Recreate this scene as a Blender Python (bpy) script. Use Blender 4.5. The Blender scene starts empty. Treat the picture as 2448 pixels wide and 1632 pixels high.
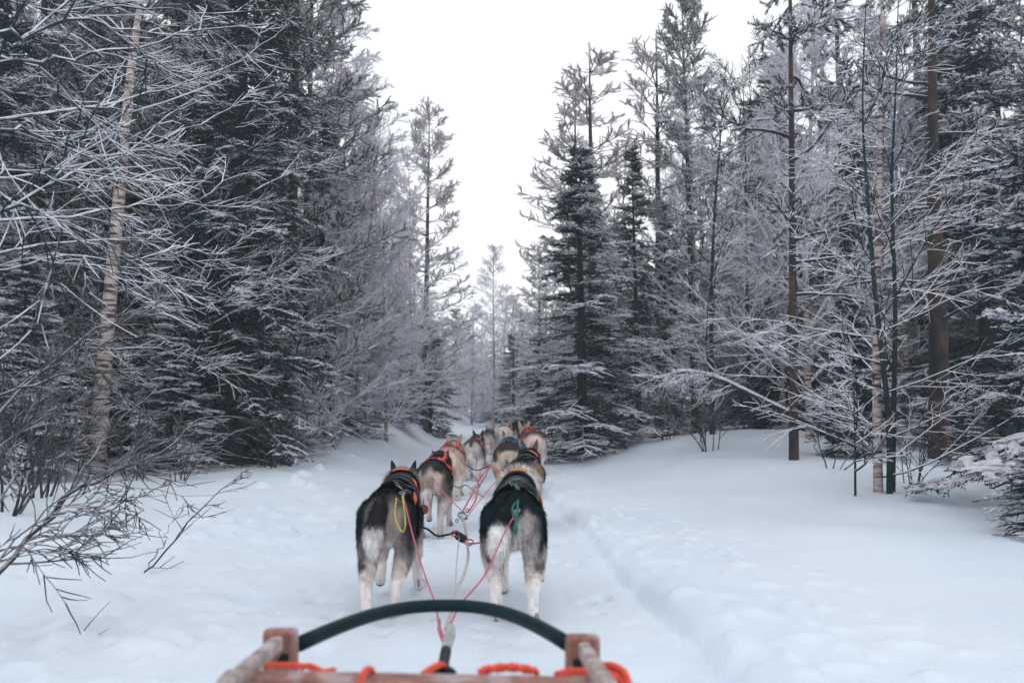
import bpy, math, random
import numpy as np
from mathutils import Vector
from mathutils.bvhtree import BVHTree

# ------------------------------------------------------------------ camera, sky, sun, exposure
SC = bpy.context.scene
COL = SC.collection
CAM_Z, FPX, PITCH = 0.93, 1770.0, math.atan(174 / 1770)
cam_data = bpy.data.cameras.new('camera')
cam = bpy.data.objects.new('camera', cam_data)
COL.objects.link(cam)
cam.location = (0, 0, CAM_Z)
cam.rotation_euler = (math.pi / 2 + PITCH, 0, 0)
cam_data.sensor_width = 36
cam_data.lens = FPX / 2448 * 36
cam_data.clip_start = 0.05
cam_data.clip_end = 2000
cam_data.dof.use_dof = True
cam_data.dof.focus_distance = 5.0
cam_data.dof.aperture_fstop = 2.6
SC.camera = cam

world = bpy.data.worlds.new('World')
SC.world = world
world.use_nodes = True
wn, wl = world.node_tree.nodes, world.node_tree.links
wn.clear()
w_out = wn.new('ShaderNodeOutputWorld')
SUN_EL, SUN_ROT = math.radians(16), math.radians(8)
sky = wn.new('ShaderNodeTexSky')
sky.sky_type = 'NISHITA'
sky.sun_disc = False
sky.sun_elevation = SUN_EL
sky.sun_rotation = SUN_ROT
bg_sky = wn.new('ShaderNodeBackground')
bg_sky.inputs['Strength'].default_value = 0.06
wl.new(sky.outputs['Color'], bg_sky.inputs['Color'])
# the even cloud deck of an overcast winter day, a little mottled
tc = wn.new('ShaderNodeTexCoord')
mp = wn.new('ShaderNodeMapping')
mp.inputs['Scale'].default_value = (1, 1, 2.5)
nz = wn.new('ShaderNodeTexNoise')
nz.inputs['Scale'].default_value = 2.2
nz.inputs['Detail'].default_value = 3
rp = wn.new('ShaderNodeValToRGB')
rp.color_ramp.elements[0].position = 0.3
rp.color_ramp.elements[0].color = (0.89, 0.935, 0.985, 1)
rp.color_ramp.elements[1].position = 0.7
rp.color_ramp.elements[1].color = (0.965, 0.985, 1.0, 1)
bg_cloud = wn.new('ShaderNodeBackground')
bg_cloud.inputs['Strength'].default_value = 1.08
wl.new(tc.outputs['Generated'], mp.inputs['Vector'])
wl.new(mp.outputs['Vector'], nz.inputs['Vector'])
wl.new(nz.outputs['Fac'], rp.inputs['Fac'])
wl.new(rp.outputs['Color'], bg_cloud.inputs['Color'])
w_mix = wn.new('ShaderNodeMixShader')
w_mix.inputs['Fac'].default_value = 0.93
wl.new(bg_sky.outputs[0], w_mix.inputs[1])
wl.new(bg_cloud.outputs[0], w_mix.inputs[2])
wl.new(w_mix.outputs[0], w_out.inputs['Surface'])

sun_data = bpy.data.lights.new('sun', 'SUN')
sun_data.energy = 0.5
sun_data.angle = math.radians(35)
sun_data.color = (1.0, 0.96, 0.93)
sun = bpy.data.objects.new('sun', sun_data)
COL.objects.link(sun)
sun.rotation_euler = Vector((math.sin(SUN_ROT) * math.cos(SUN_EL), math.cos(SUN_ROT) * math.cos(SUN_EL),
                             math.sin(SUN_EL))).to_track_quat('Z', 'Y').to_euler()

SC.view_settings.view_transform = 'Standard'
SC.view_settings.look = 'None'
SC.view_settings.exposure = 0.25
SC.view_settings.gamma = 1.0
SC.view_settings.use_curve_mapping = False
SC.cycles.use_denoising = True
SC.cycles.max_bounces = 9
SC.cycles.diffuse_bounces = 7
SC.cycles.glossy_bounces = 2
SC.cycles.transmission_bounces = 6
SC.cycles.volume_bounces = 1
SC.cycles.volume_step_rate = 4
SC.cycles.use_adaptive_sampling = True
SC.cycles.adaptive_threshold = 0.02

HAZE = 0.0024
rs = np.random.default_rng


# ------------------------------------------------------------------ helpers
def norm(v):
    return v / np.maximum(np.linalg.norm(v, axis=-1, keepdims=True), 1e-9)


def W(px, py, d):
    """a world point from a pixel of the photograph (0..2448, 0..1632) and its distance"""
    rx, ry = (px - 1224) / FPX * d, (816 - py) / FPX * d
    c, s = math.cos(PITCH), math.sin(PITCH)
    return np.array([rx, d * c - ry * s, CAM_Z + d * s + ry * c])


def Wd(px, py, d):
    return W(px * 1.0408, py * 1.0408, d)


def xat(px, d):
    return (px - 1224) / FPX * d


def vnoise(x, y, seed=0):
    def h(i, j):
        n = np.sin(i * 127.1 + j * 311.7 + seed * 74.7) * 43758.5453
        return n - np.floor(n)
    i, j = np.floor(x), np.floor(y)
    fx, fy = x - i, y - j
    fx, fy = fx * fx * (3 - 2 * fx), fy * fy * (3 - 2 * fy)
    a, b, c, d = h(i, j), h(i + 1, j), h(i, j + 1), h(i + 1, j + 1)
    return (a * (1 - fx) + b * fx) * (1 - fy) + (c * (1 - fx) + d * fx) * fy


def sstep(v, a, b):
    t = np.clip((v - a) / (b - a), 0, 1)
    return t * t * (3 - 2 * t)


def trail_x(y):
    return -0.07 - 0.059 * y + 0.0009 * np.maximum(y - 9, 0) ** 2 * np.where(y < 40, 1, 1)


_fr = rs(5)
FOOT = [(_fr.uniform(-2.5, -1.0), 1.5 + 12 * _fr.random() ** 1.4, _fr.uniform(.05, .14), _fr.uniform(-.06, .065),
         _fr.uniform(.6, 1.8)) for _ in range(130)]
FOOT += [(_fr.uniform(0.85, 1.25), 1.6 + 9 * _fr.random(), _fr.uniform(.04, .10), _fr.uniform(-.03, .035),
          _fr.uniform(1, 2.4)) for _ in range(45)]
FOOT += [(_fr.uniform(-.85, .8), 2 + 10 * _fr.random(), _fr.uniform(.03, .045), _fr.uniform(-.035, -.01), 1.25)
         for _ in range(260)]


def ground_h(x, y, fine=True):
    x = np.asarray(x, float)
    y = np.asarray(y, float)
    u = x - trail_x(np.clip(y, -5, 60))
    h = 0.008 * np.maximum(y - 12, 0)
    ub = u + (vnoise(y * .5, y * 0 + 3, 4) - .5) * .25
    h = h + sstep(-ub, 1.0, 2.3) * (0.10 + 0.020 * np.clip(y - 5, 0, 14))
    h = h + sstep(ub, .92, 1.16) * .055 + sstep(ub, 1.3, 4.2) * .12
    h = h + sstep(-ub, 1.0, 2.2) * sstep(y, 11.5, 18) * .26 + sstep(ub, 1.9, 4.4) * sstep(y, 5, 9) * .09
    h = h + .34 * np.exp(-((x - 4.3) / 2.4) ** 2 - ((y - 13.8) / 2.0) ** 2) + .16 * np.exp(-((x - 2.2) / 1.1) ** 2 - ((y - 16.5) / 2.5) ** 2)
    away = sstep(np.abs(u), 1.1, 2.6)
    h = h + away * ((vnoise(x * .33, y * .33, 1) - .5) * .26 + (vnoise(x * .9, y * .8, 2) - .5) * .09)
    h = h + sstep(np.abs(u), 3, 6) * (vnoise(x * 1.4, y * 1.4, 7) - .35) * .14
    if fine:
        h = h + (vnoise(x * 3.1, y * 2.1, 3) - .5) * .026 + (vnoise(x * 9, y * 6, 8) - .5) * .006
        # the two shallow grooves of the runners and the scuffed edge on the left
        for g in (-.28, .27):
            h = h - .010 * np.exp(-((u - g) / .03) ** 2)
        rt = .95 + (vnoise(y * .9, x * 0, 12) - .5) * .10
        h = h - .055 * np.exp(-((u - rt) / .045) ** 2) * (.25 + vnoise(y * 1.3, x * 0, 9)) + .03 * np.exp(-((u - rt - .16) / .07) ** 2) * vnoise(y * 2.3, x * 0, 5)
        h = h + sstep(np.abs(u), .75, 1.0) * (1 - sstep(np.abs(u), 1.5, 2.3)) * np.maximum(0, vnoise(x * 13, y * 9, 21) - .55) * .07
        h = h - (1 - sstep(np.abs(u), .7, .95)) * np.maximum(0, vnoise(x * 11, y * 7, 22) - .6) * .045
        near = (y < 16) & (np.abs(u) < 3.2)
        if near.any():
            xu, yy = u[near], y[near]
            add = np.zeros_like(xu)
            for fu, fy, r, a, e in FOOT:
                q = ((xu - fu) / r) ** 2 + ((yy - fy) / (r * e)) ** 2
                m = q < 6
                add[m] += a * np.exp(-q[m] ** 2)
            h[near] += add
    return h


def gz(x, y):
    return float(ground_h(np.array([x]), np.array([y]), False)[0])


class Geo:
    def __init__(s):
        s.v, s.q, s.t, s.qm, s.tm, s.n = [], [], [], [], [], 0

    def add(s, v, quads=None, tris=None, mat=0):
        v = np.asarray(v, float).reshape(-1, 3)
        s.v.append(v)
        if quads is not None and len(quads):
            s.q.append(np.asarray(quads) + s.n)
            s.qm.append(np.broadcast_to(mat, (len(quads),)))
        if tris is not None and len(tris):
            s.t.append(np.asarray(tris) + s.n)
            s.tm.append(np.broadcast_to(mat, (len(tris),)))
        s.n += len(v)
        return s

    def tubes(s, P, R, sides=3, mat=0, cap=False):
        """P (N,K,3) paths, R (N,K) radii"""
        N, K, _ = P.shape
        if N == 0:
            return s
        T = norm(np.gradient(P, axis=1))
        ref = np.where(np.abs(T[..., 2:3]) > .92, np.array([1., 0, 0]), np.array([0, 0, 1.]))
        U = norm(np.cross(T, ref))
        V = np.cross(U, T)
        a = np.arange(sides) * 2 * math.pi / sides + math.pi / 2
        ring = (P[:, :, None] + R[:, :, None, None] * (np.cos(a)[:, None] * U[:, :, None] + np.sin(a)[:, None] * V[:, :, None]))
        base = (np.arange(N) * K * sides)[:, None, None]
        k = np.arange(K - 1)[None, :, None] * sides
        i = np.arange(sides)[None, None, :]
        j = (np.arange(sides) + 1) % sides
        j = j[None, None, :]
        A = base + k + i
        B = base + k + j
        q = np.stack([A, A + sides, B + sides, B], -1).reshape(-1, 4)
        s.add(ring.reshape(-1, 3), quads=q, mat=mat)
        if cap:
            off = s.n - N * K * sides
            tr = []
            for n in range(N):
                b0, b1 = n * K * sides, n * K * sides + (K - 1) * sides
                for m in range(1, sides - 1):
                    tr.append((b0, b0 + m, b0 + m + 1))
                    tr.append((b1, b1 + m + 1, b1 + m))
            s.t.append(np.array(tr) + off)
            s.tm.append(np.broadcast_to(mat, (len(tr),)))
        return s

    def box(s, c, size, axes=None, mat=0, bevel=0):
        c = np.asarray(c, float)
        h = np.asarray(size, float) / 2
        A = np.eye(3) if axes is None else np.asarray(axes, float)
        g = np.array([[x, y, z] for z in (-1, 1) for y in (-1, 1) for x in (-1, 1)], float) * h
        s.add(c + g @ A, quads=[(0, 2, 3, 1), (4, 5, 7, 6), (0, 1, 5, 4), (2, 6, 7, 3), (0, 4, 6, 2), (1, 3, 7, 5)], mat=mat)
        return s

    def mesh(s, name, mats, smooth=False):
        me = bpy.data.meshes.new(name)
        v = np.concatenate(s.v) if s.v else np.zeros((0, 3))
        q = np.concatenate(s.q) if s.q else np.zeros((0, 4), int)
        t = np.concatenate(s.t) if s.t else np.zeros((0, 3), int)
        me.vertices.add(len(v))
        me.vertices.foreach_set('co', v.astype(np.float32).ravel())
        me.loops.add(len(q) * 4 + len(t) * 3)
        me.loops.foreach_set('vertex_index', np.concatenate([q.ravel(), t.ravel()]).astype(np.int32))
        me.polygons.add(len(q) + len(t))
        ls = np.concatenate([np.arange(len(q)) * 4, len(q) * 4 + np.arange(len(t)) * 3]).astype(np.int32)
        me.polygons.foreach_set('loop_start', ls)
        mi = np.concatenate([*(s.qm or [np.zeros(0)]), *(s.tm or [np.zeros(0)])]).astype(np.int32)
        me.polygons.foreach_set('material_index', mi)
        for m in (mats if isinstance(mats, (list, tuple)) else [mats]):
            me.materials.append(m)
        me.update(calc_edges=True)
        me.polygons.foreach_set('use_smooth', np.full(len(me.polygons), smooth))
        return me

    def build(s, name, mats, parent=None, smooth=False):
        return link(name, s.mesh(name, mats, smooth), parent)


def link(name, me, parent=None):
    o = bpy.data.objects.new(name, me)
    COL.objects.link(o)
    if parent is not None:
        o.parent = parent
    return o


def tag(o, label=None, cat=None, group=None, kind=None):
    for k, v in (('label', label), ('category', cat), ('group', group), ('kind', kind)):
        if v:
            o[k] = v
    return o


def thing(name, label, cat, loc=(0, 0, 0), rz=0, group=None):
    o = link(name, None)
    o.location = loc
    o.rotation_euler = (0, 0, rz)
    return tag(o, label, cat, group)


def copy_tree(o, parent=None):
    c = o.copy()
    COL.objects.link(c)
    c.parent = parent
    for ch in list(o.children):
        copy_tree(ch, c)
    return c


def smooth_path(pts, n):
    """Catmull-Rom through pts, n samples"""
    p = np.asarray(pts, float)
    p = np.vstack([2 * p[0] - p[1], p, 2 * p[-1] - p[-2]])
    out = []
    m = len(p) - 3
    for t in np.linspace(0, m - 1e-6, n):
        i = int(t)
        f = t - i
        a, b, c, d = p[i], p[i + 1], p[i + 2], p[i + 3]
        out.append(.5 * ((2 * b) + (c - a) * f + (2 * a - 5 * b + 4 * c - d) * f * f + (3 * b - a - 3 * c + d) * f ** 3))
    return np.array(out)


def tube_obj(name, pts, r, mat, parent=None, n=None, sides=8):
    P = smooth_path(pts, n or max(8, len(pts) * 5)) if len(pts) > 2 else np.asarray(pts, float)
    R = np.broadcast_to(np.asarray(r, float), (len(P),)) if np.ndim(r) == 0 else np.interp(
        np.linspace(0, 1, len(P)), np.linspace(0, 1, len(r)), r)
    g = Geo().tubes(P[None], np.array(R)[None], sides, cap=True)
    return g.build(name, mat, parent, smooth=True)


# ------------------------------------------------------------------ materials
def new_mat(name):
    m = bpy.data.materials.new(name)
    m.use_nodes = True
    n, l = m.node_tree.nodes, m.node_tree.links
    b = n['Principled BSDF']
    return m, n, l, b


def c4(c):
    return (c[0], c[1], c[2], 1)


def flat(name, c, c2=None, rough=.8, scale=8, bump=0, spec=.3, stretch=(1, 1, 1)):
    m, n, l, b = new_mat(name)
    b.inputs['Roughness'].default_value = rough
    b.inputs['Specular IOR Level'].default_value = spec
    if c2 is None:
        c2 = tuple(x * .7 for x in c)
    t = n.new('ShaderNodeTexCoord')
    mp = n.new('ShaderNodeMapping')
    mp.inputs['Scale'].default_value = stretch
    z = n.new('ShaderNodeTexNoise')
    z.inputs['Scale'].default_value = scale
    z.inputs['Detail'].default_value = 4
    r = n.new('ShaderNodeValToRGB')
    r.color_ramp.elements[0].position = .38
    r.color_ramp.elements[0].color = c4(c2)
    r.color_ramp.elements[1].position = .62
    r.color_ramp.elements[1].color = c4(c)
    l.new(t.outputs['Object'], mp.inputs['Vector'])
    l.new(mp.outputs['Vector'], z.inputs['Vector'])
    l.new(z.outputs['Fac'], r.inputs['Fac'])
    l.new(r.outputs['Color'], b.inputs['Base Color'])
    if bump:
        bp = n.new('ShaderNodeBump')
        bp.inputs['Strength'].default_value = bump
        bp.inputs['Distance'].default_value = .01
        l.new(z.outputs['Fac'], bp.inputs['Height'])
        l.new(bp.outputs['Normal'], b.inputs['Normal'])
    return m


def topped(name, dark, dark2, snow, lo, hi, scale=14, stretch=(1, 1, 1), mid=None, rough=.85):
    """bark or twig with rime and snow lying on what faces up"""
    m, n, l, b = new_mat(name)
    b.inputs['Roughness'].default_value = rough
    b.inputs['Specular IOR Level'].default_value = .2
    t = n.new('ShaderNodeTexCoord')
    mp = n.new('ShaderNodeMapping')
    mp.inputs['Scale'].default_value = stretch
    z = n.new('ShaderNodeTexNoise')
    z.inputs['Scale'].default_value = scale
    z.inputs['Detail'].default_value = 4
    r = n.new('ShaderNodeValToRGB')
    r.color_ramp.elements[0].position = .4
    r.color_ramp.elements[0].color = c4(dark2)
    r.color_ramp.elements[1].position = .6
    r.color_ramp.elements[1].color = c4(dark)
    if mid:
        e = r.color_ramp.elements.new(.5)
        e.color = c4(mid)
    l.new(t.outputs['Object'], mp.inputs['Vector'])
    l.new(mp.outputs['Vector'], z.inputs['Vector'])
    l.new(z.outputs['Fac'], r.inputs['Fac'])
    g = n.new('ShaderNodeNewGeometry')
    sx = n.new('ShaderNodeSeparateXYZ')
    l.new(g.outputs['Normal'], sx.inputs[0])
    z2 = n.new('ShaderNodeTexNoise')
    z2.inputs['Scale'].default_value = 9
    z2.inputs['Detail'].default_value = 3
    l.new(t.outputs['Object'], z2.inputs['Vector'])
    ad = n.new('ShaderNodeMath')
    ad.operation = 'MULTIPLY_ADD'
    ad.inputs[1].default_value = 1.6
    l.new(z2.outputs['Fac'], ad.inputs[0])
    l.new(sx.outputs['Z'], ad.inputs[2])
    mr = n.new('ShaderNodeMapRange')
    mr.inputs['From Min'].default_value = lo + .8
    mr.inputs['From Max'].default_value = hi + .8
    l.new(ad.outputs[0], mr.inputs['Value'])
    mx = n.new('ShaderNodeMix')
    mx.data_type = 'RGBA'
    l.new(mr.outputs['Result'], mx.inputs['Factor'])
    l.new(r.outputs['Color'], mx.inputs['A'])
    mx.inputs['B'].default_value = c4(snow)
    l.new(mx.outputs['Result'], b.inputs['Base Color'])
    bp = n.new('ShaderNodeBump')
    bp.inputs['Strength'].default_value = .5
    bp.inputs['Distance'].default_value = .01
    l.new(z.outputs['Fac'], bp.inputs['Height'])
    l.new(bp.outputs['Normal'], b.inputs['Normal'])
    return m


SNOWC = (.76, .755, .82)
M = {}
M['twig'] = topped('frosted_twig', (.020, .038, .048), (.008, .028, .036), SNOWC, -.05, .45)
M['twig_dark'] = topped('dark_twig', (.022, .034, .040), (.008, .02, .026), SNOWC, .15, .7)
M['twig_bare'] = topped('bare_twig', (.06, .055, .06), (.025, .03, .035), (.6, .58, .64), .3, 1.1)
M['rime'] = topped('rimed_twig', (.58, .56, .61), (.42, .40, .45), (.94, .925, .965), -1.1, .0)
M['bark'] = topped('conifer_bark', (.030, .040, .044), (.010, .028, .034), SNOWC, .35, .9, scale=10, stretch=(1.5, 1.5, .5))
M['pinebark'] = topped('pine_bark', (.085, .050, .042), (.020, .026, .030), (.6, .6, .66), .5, 1.1, scale=7, stretch=(1, 1, .35), mid=(.055, .036, .032))
M['core'] = flat('bare_inner_twig', (.010, .034, .042), (.006, .024, .032), scale=6)
M['birchbark'] = topped('birch_bark', (.50, .41, .38), (.05, .045, .05), (.75, .73, .78), .45, 1.0, scale=9, stretch=(.6, .6, 3.2), mid=(.40, .32, .29))
M['needle'] = flat('spruce_needles', (.012, .046, .056), (.006, .032, .042), scale=3)
M['needle_f'] = flat('frosted_needles', (.88, .86, .92), (.62, .61, .67), scale=5)
M['needle_s'] = flat('snowy_needles', (.90, .89, .95), (.76, .75, .82), scale=5)
M['pneedle'] = flat('pine_needles', (.024, .056, .062), (.010, .038, .048), scale=3)
M['pneedle_f'] = flat('rimed_pine_needles', (.84, .80, .82), (.62, .59, .61), scale=4)


def let_through(m, k):
    """rime is a loose crust of ice needles: some light comes through from behind"""
    n, l = m.node_tree.nodes, m.node_tree.links
    b = n['Principled BSDF']
    out = [x for x in n if x.type == 'OUTPUT_MATERIAL'][0]
    tr = n.new('ShaderNodeBsdfTranslucent')
    mx = n.new('ShaderNodeMixShader')
    mx.inputs['Fac'].default_value = k
    l.new(b.inputs['Base Color'].links[0].from_socket, tr.inputs['Color'])
    l.new(b.outputs[0], mx.inputs[1])
    l.new(tr.outputs[0], mx.inputs[2])
    l.new(mx.outputs[0], out.inputs['Surface'])


let_through(M['rime'], .5)
let_through(M['needle_f'], .35)
let_through(M['needle_s'], .3)
let_through(M['pneedle_f'], .38)


def snow_mat():
    m, n, l, b = new_mat('snow')
    b.inputs['Roughness'].default_value = .75
    b.inputs['Specular IOR Level'].default_value = .15
    t = n.new('ShaderNodeTexCoord')
    z = n.new('ShaderNodeTexNoise')
    z.inputs['Scale'].default_value = .8
    z.inputs['Detail'].default_value = 3
    l.new(t.outputs['Object'], z.inputs['Vector'])
    r = n.new('ShaderNodeValToRGB')
    r.color_ramp.elements[0].position = .35
    r.color_ramp.elements[0].color = (.69, .77, .87, 1)
    r.color_ramp.elements[1].position = .65
    r.color_ramp.elements[1].color = (.755, .815, .895, 1)
    l.new(z.outputs['Fac'], r.inputs['Fac'])
    l.new(r.outputs['Color'], b.inputs['Base Color'])
    z2 = n.new('ShaderNodeTexNoise')
    z2.inputs['Scale'].default_value = 42
    z2.inputs['Detail'].default_value = 5
    l.new(t.outputs['Object'], z2.inputs['Vector'])
    bp = n.new('ShaderNodeBump')
    bp.inputs['Strength'].default_value = .55
    bp.inputs['Distance'].default_value = .012
    l.new(z2.outputs['Fac'], bp.inputs['Height'])
    l.new(bp.outputs['Normal'], b.inputs['Normal'])
    return m


M['snow'] = snow_mat()

# ------------------------------------------------------------------ the ground
gy = np.concatenate([np.linspace(-8, .6, 20), np.arange(.7, 7, .022), np.arange(7, 16, .06), np.arange(16, 34, .2),
                     np.arange(34, 90, .8), np.geomspace(90, 420, 24)])
gxh = np.concatenate([np.arange(0, 2.4, .022), np.arange(2.4, 7, .07), np.arange(7, 20, .25), np.geomspace(20, 300, 34)])
gx = np.concatenate([-gxh[:0:-1], gxh]) - .3
X, Y = np.meshgrid(gx, gy)
Z = ground_h(X.ravel(), Y.ravel()).reshape(X.shape)
nx_, ny_ = len(gx), len(gy)
ii = (np.arange(ny_ - 1)[:, None] * nx_ + np.arange(nx_ - 1)[None]).ravel()
g = Geo().add(np.stack([X, Y, Z], -1), quads=np.stack([ii, ii + 1, ii + nx_ + 1, ii + nx_], -1))
tag(g.build('snowy_ground', M['snow'], smooth=True), kind='structure')


# ------------------------------------------------------------------ growing
def grow(rg, S, D, L, K, wander=.08, bend=(0, 0, 0), bend2=None):
    S = np.asarray(S, float)
    D = norm(np.asarray(D, float))
    L = np.broadcast_to(L, (len(S),))
    P = [S]
    bend = np.asarray(bend, float)
    for i in range(K - 1):
        P.append(P[-1] + D * (L / (K - 1))[:, None])
        b = bend if bend2 is None else bend + (np.asarray(bend2) - bend) * (i / max(K - 2, 1))
        D = norm(D + rg.normal(0, wander, D.shape) + b)
    return np.stack(P, 1)


def along(P, idx, t):
    K = P.shape[1]
    f = t * (K - 1)
    i = np.minimum(f.astype(int), K - 2)
    w = (f - i)[:, None]
    a, b = P[idx, i], P[idx, i + 1]
    return a * (1 - w) + b * w, norm(b - a)


def spawn(rg, P, n, t0, t1, ang, planar=0., jit=.15):
    """n children per path: start points and directions. planar: 1 = out to the sides in a level spray"""
    N = len(P)
    idx = np.repeat(np.arange(N), n)
    k = np.tile(np.arange(n), N)
    t = t0 + (t1 - t0) * (k + rg.random(len(k))) / n
    S, T = along(P, idx, t)
    up = np.array([0, 0, 1.])
    side = norm(np.cross(T, up) + 1e-6)
    sgn = np.where((k + rg.integers(0, 2, len(k)) * (rg.random(len(k)) < .2)) % 2 == 0, 1., -1.)[:, None]
    r = norm(rg.normal(size=T.shape))
    perp = norm(r - (r * T).sum(-1, keepdims=True) * T)
    d = norm(planar * side * sgn + (1 - planar) * perp)
    a = (ang + rg.normal(0, jit, len(k)))[:, None]
    return S, norm(T * np.cos(a) + d * np.sin(a)), t, idx


def needles(rg, geo, P, n, ln, wd, ang, mats, p_frost, upfrost=.5, t0=.05, w=None):
    """n needles per path, each one triangle"""
    if not len(P):
        return
    S, D, t, idx = spawn(rg, P, n, t0, 1.0, ang, 0, .2)
    L = ln * rg.uniform(.6, 1.15, len(S))[:, None]
    s = norm(np.cross(D, rg.normal(size=D.shape))) * wd * .5
    v = np.stack([S - s, S + s, S + D * L], 1)
    m = np.full(len(S), mats[0])
    pf = p_frost + upfrost * np.clip(D[:, 2], -.6, 1)
    f = rg.random(len(S)) < (pf if w is None else pf * w[idx])
    m[f] = mats[1]
    geo.add(v.reshape(-1, 3), tris=np.arange(len(S) * 3).reshape(-1, 3), mat=m)


def lin(a, b, K, N):
    return np.broadcast_to(np.linspace(a, b, K), (N, K))


def trunk_geo(rg, H, r, lean=.01, K=14, sides=10, path=None):
    if path is None:
        P = grow(rg, [[0, 0, -.3]], [[0, 0, 1]], H + .3, K, lean)
        P[0, :, :2] *= .6
    else:
        P = np.asarray(path, float)[None]
        K = P.shape[1]
    R = r * (1 - np.linspace(0, 1, K) ** 1.2 * .93)[None]
    R[0, 0] *= 1.5
    g = Geo().tubes(P, R, sides)
    return g, P


def spruce(seed, H=6.0, Rb=.95, nb=105, n2=12, n3=4, frost=.35, t0=.04, droop=-.07, pw=.75, snow=.5, pad=1.0):
    rg = rs(seed)
    tg, TP = trunk_geo(rg, H, H * .011 + .015, .008)
    n = nb
    t = t0 + (1 - t0) * (np.arange(n) + rg.random(n)) / n
    t = np.minimum(t ** 1.0, .99)
    S, _ = along(TP, np.zeros(n, int), (t * H + .3) / (H + .3))
    az = rg.uniform(0, 2 * math.pi, n)
    el = -.25 + .95 * t ** 2 + rg.normal(0, .12, n)
    D = np.stack([np.cos(az) * np.cos(el), np.sin(az) * np.cos(el), np.sin(el)], 1)
    L = Rb * ((1 - t) ** pw + .07) * rg.uniform(.55, 1.2, n)
    c = Geo()
    P1 = grow(rg, S, D, L, 7, .06, (0, 0, droop), (0, 0, .07))
    c.tubes(P1, np.linspace(.011, .004, 7)[None] * (L / Rb + .35)[:, None], 3, mat=2)
    needles(rg, c, P1, 26, .05, .014, .9, (0, 1), frost * .2, .2)
    S2, D2, t2, i2 = spawn(rg, P1, n2, .06, 1, .95, .8)
    L2 = (.42 * L[i2] * (1.05 - t2) + .10) * rg.uniform(.6, 1.2, len(t2))
    P2 = grow(rg, S2, D2, L2, 4, .07, (0, 0, -.09))
    out2 = sstep(t2, .5 - .3 * min(1, frost), 1.0) * 2.0
    o2 = out2 > .55
    for sel, mt in ((o2, 2), (~o2, 4)):
        c.tubes(P2[sel], np.broadcast_to(np.array([.011, .012, .009, .003]), (sel.sum(), 4)), 3, mat=mt)
    needles(rg, c, P2, 20, .042, .015, .9, (0, 1), frost * .5, .5 * min(1, frost * 3), w=out2)
    S3, D3, t3, i3 = spawn(rg, P2, n3, .15, 1, .8, .7)
    L3 = (.30 * L2[i3] + .05) * rg.uniform(.6, 1.3, len(t3))
    P3 = grow(rg, S3, D3, L3, 3, .08, (0, 0, -.12))
    o3 = o2[i3]
    for sel, mt in ((o3, 2), (~o3, 4)):
        c.tubes(P3[sel], np.broadcast_to(np.array([.009, .010, .003]), (sel.sum(), 3)), 3, mat=mt)
    needles(rg, c, P3, 9, .038, .014, .9, (0, 1), frost * .5, .5 * min(1, frost * 3), w=out2[i3])
    # snow pads lying on the sprays
    sel = rg.random(len(P2)) < snow * (.05 + 1.2 * t2 ** 2)
    Q = P2[sel] + np.array([0, 0, .008])
    if len(Q):
        c.tubes(Q, np.broadcast_to(np.array([.008, .017, .014, .004]) * pad, (len(Q), 4)) * rg.uniform(.6, 1.3, (len(Q), 1)), 4, mat=3)
    return dict(trunk=(tg, M['bark']), crown=(c, [M['needle'], M['needle_f'], M['twig_dark'], M['needle_s'], M['core']]), H=H)


def pine_young(seed, H=9.0, Rb=1.5, t0=.25, frost=.55, whorl=.42, dens=1.0):
    rg = rs(seed)
    tg, TP = trunk_geo(rg, H, H * .009 + .01, .006)
    zs = np.arange(t0 * H, H * .985, whorl)
    zz = np.repeat(zs, 5) + rg.normal(0, .03, len(zs) * 5)
    zz = np.minimum(zz, H * .99)
    n = len(zz)
    t = zz / H
    S, _ = along(TP, np.zeros(n, int), (zz + .3) / (H + .3))
    az = rg.uniform(0, 2 * math.pi, n)
    el = .12 + .62 * t ** 2 + rg.normal(0, .1, n)
    D = np.stack([np.cos(az) * np.cos(el), np.sin(az) * np.cos(el), np.sin(el)], 1)
    L = (Rb * (1 - t) ** .58 + .26) * rg.uniform(.65, 1.15, n)
    c = Geo()
    P1 = grow(rg, S, D, L, 7, .07, (0, 0, .03), (0, 0, .13))
    c.tubes(P1, np.linspace(.014, .007, 7)[None] * (L[:, None] / Rb * .8 + .5), 4, mat=2)
    n2 = int(7 * dens)
    S2, D2, t2, i2 = spawn(rg, P1, n2, .3, 1, .7, .6)
    L2 = (.34 * L[i2] * (1.1 - t2) + .14) * rg.uniform(.6, 1.2, len(t2))
    P2 = grow(rg, S2, D2, L2, 4, .08, (0, 0, .22))
    c.tubes(P2, np.broadcast_to(np.array([.009, .010, .010, .004]), (len(P2), 4)), 3, mat=2)
    lead = grow(rg, [[TP[0, -1, 0], TP[0, -1, 1], H * .95]], [[0, 0, 1]], H * .058, 4, .01)
    for Q, nn in ((P2, 58), (P1[:, 3:], 70), (lead, 260)):
        needles(rg, c, Q, nn, .062, .013, .7, (0, 1), frost, .35)
    S3, D3, t3, i3 = spawn(rg, P2, 2, .3, .9, .7, .3)
    P3 = grow(rg, S3, D3, L2[i3] * .5 + .05, 3, .05, (0, 0, .15))
    c.tubes(P3, np.broadcast_to(np.array([.007, .009, .004]), (len(P3), 3)), 3, mat=2)
    needles(rg, c, P3, 34, .055, .013, .7, (0, 1), frost, .35)
    return dict(trunk=(tg, M['pinebark']), crown=(c, [M['pneedle'], M['pneedle_f'], M['twig'], M['needle_s']]), H=H)


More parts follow.
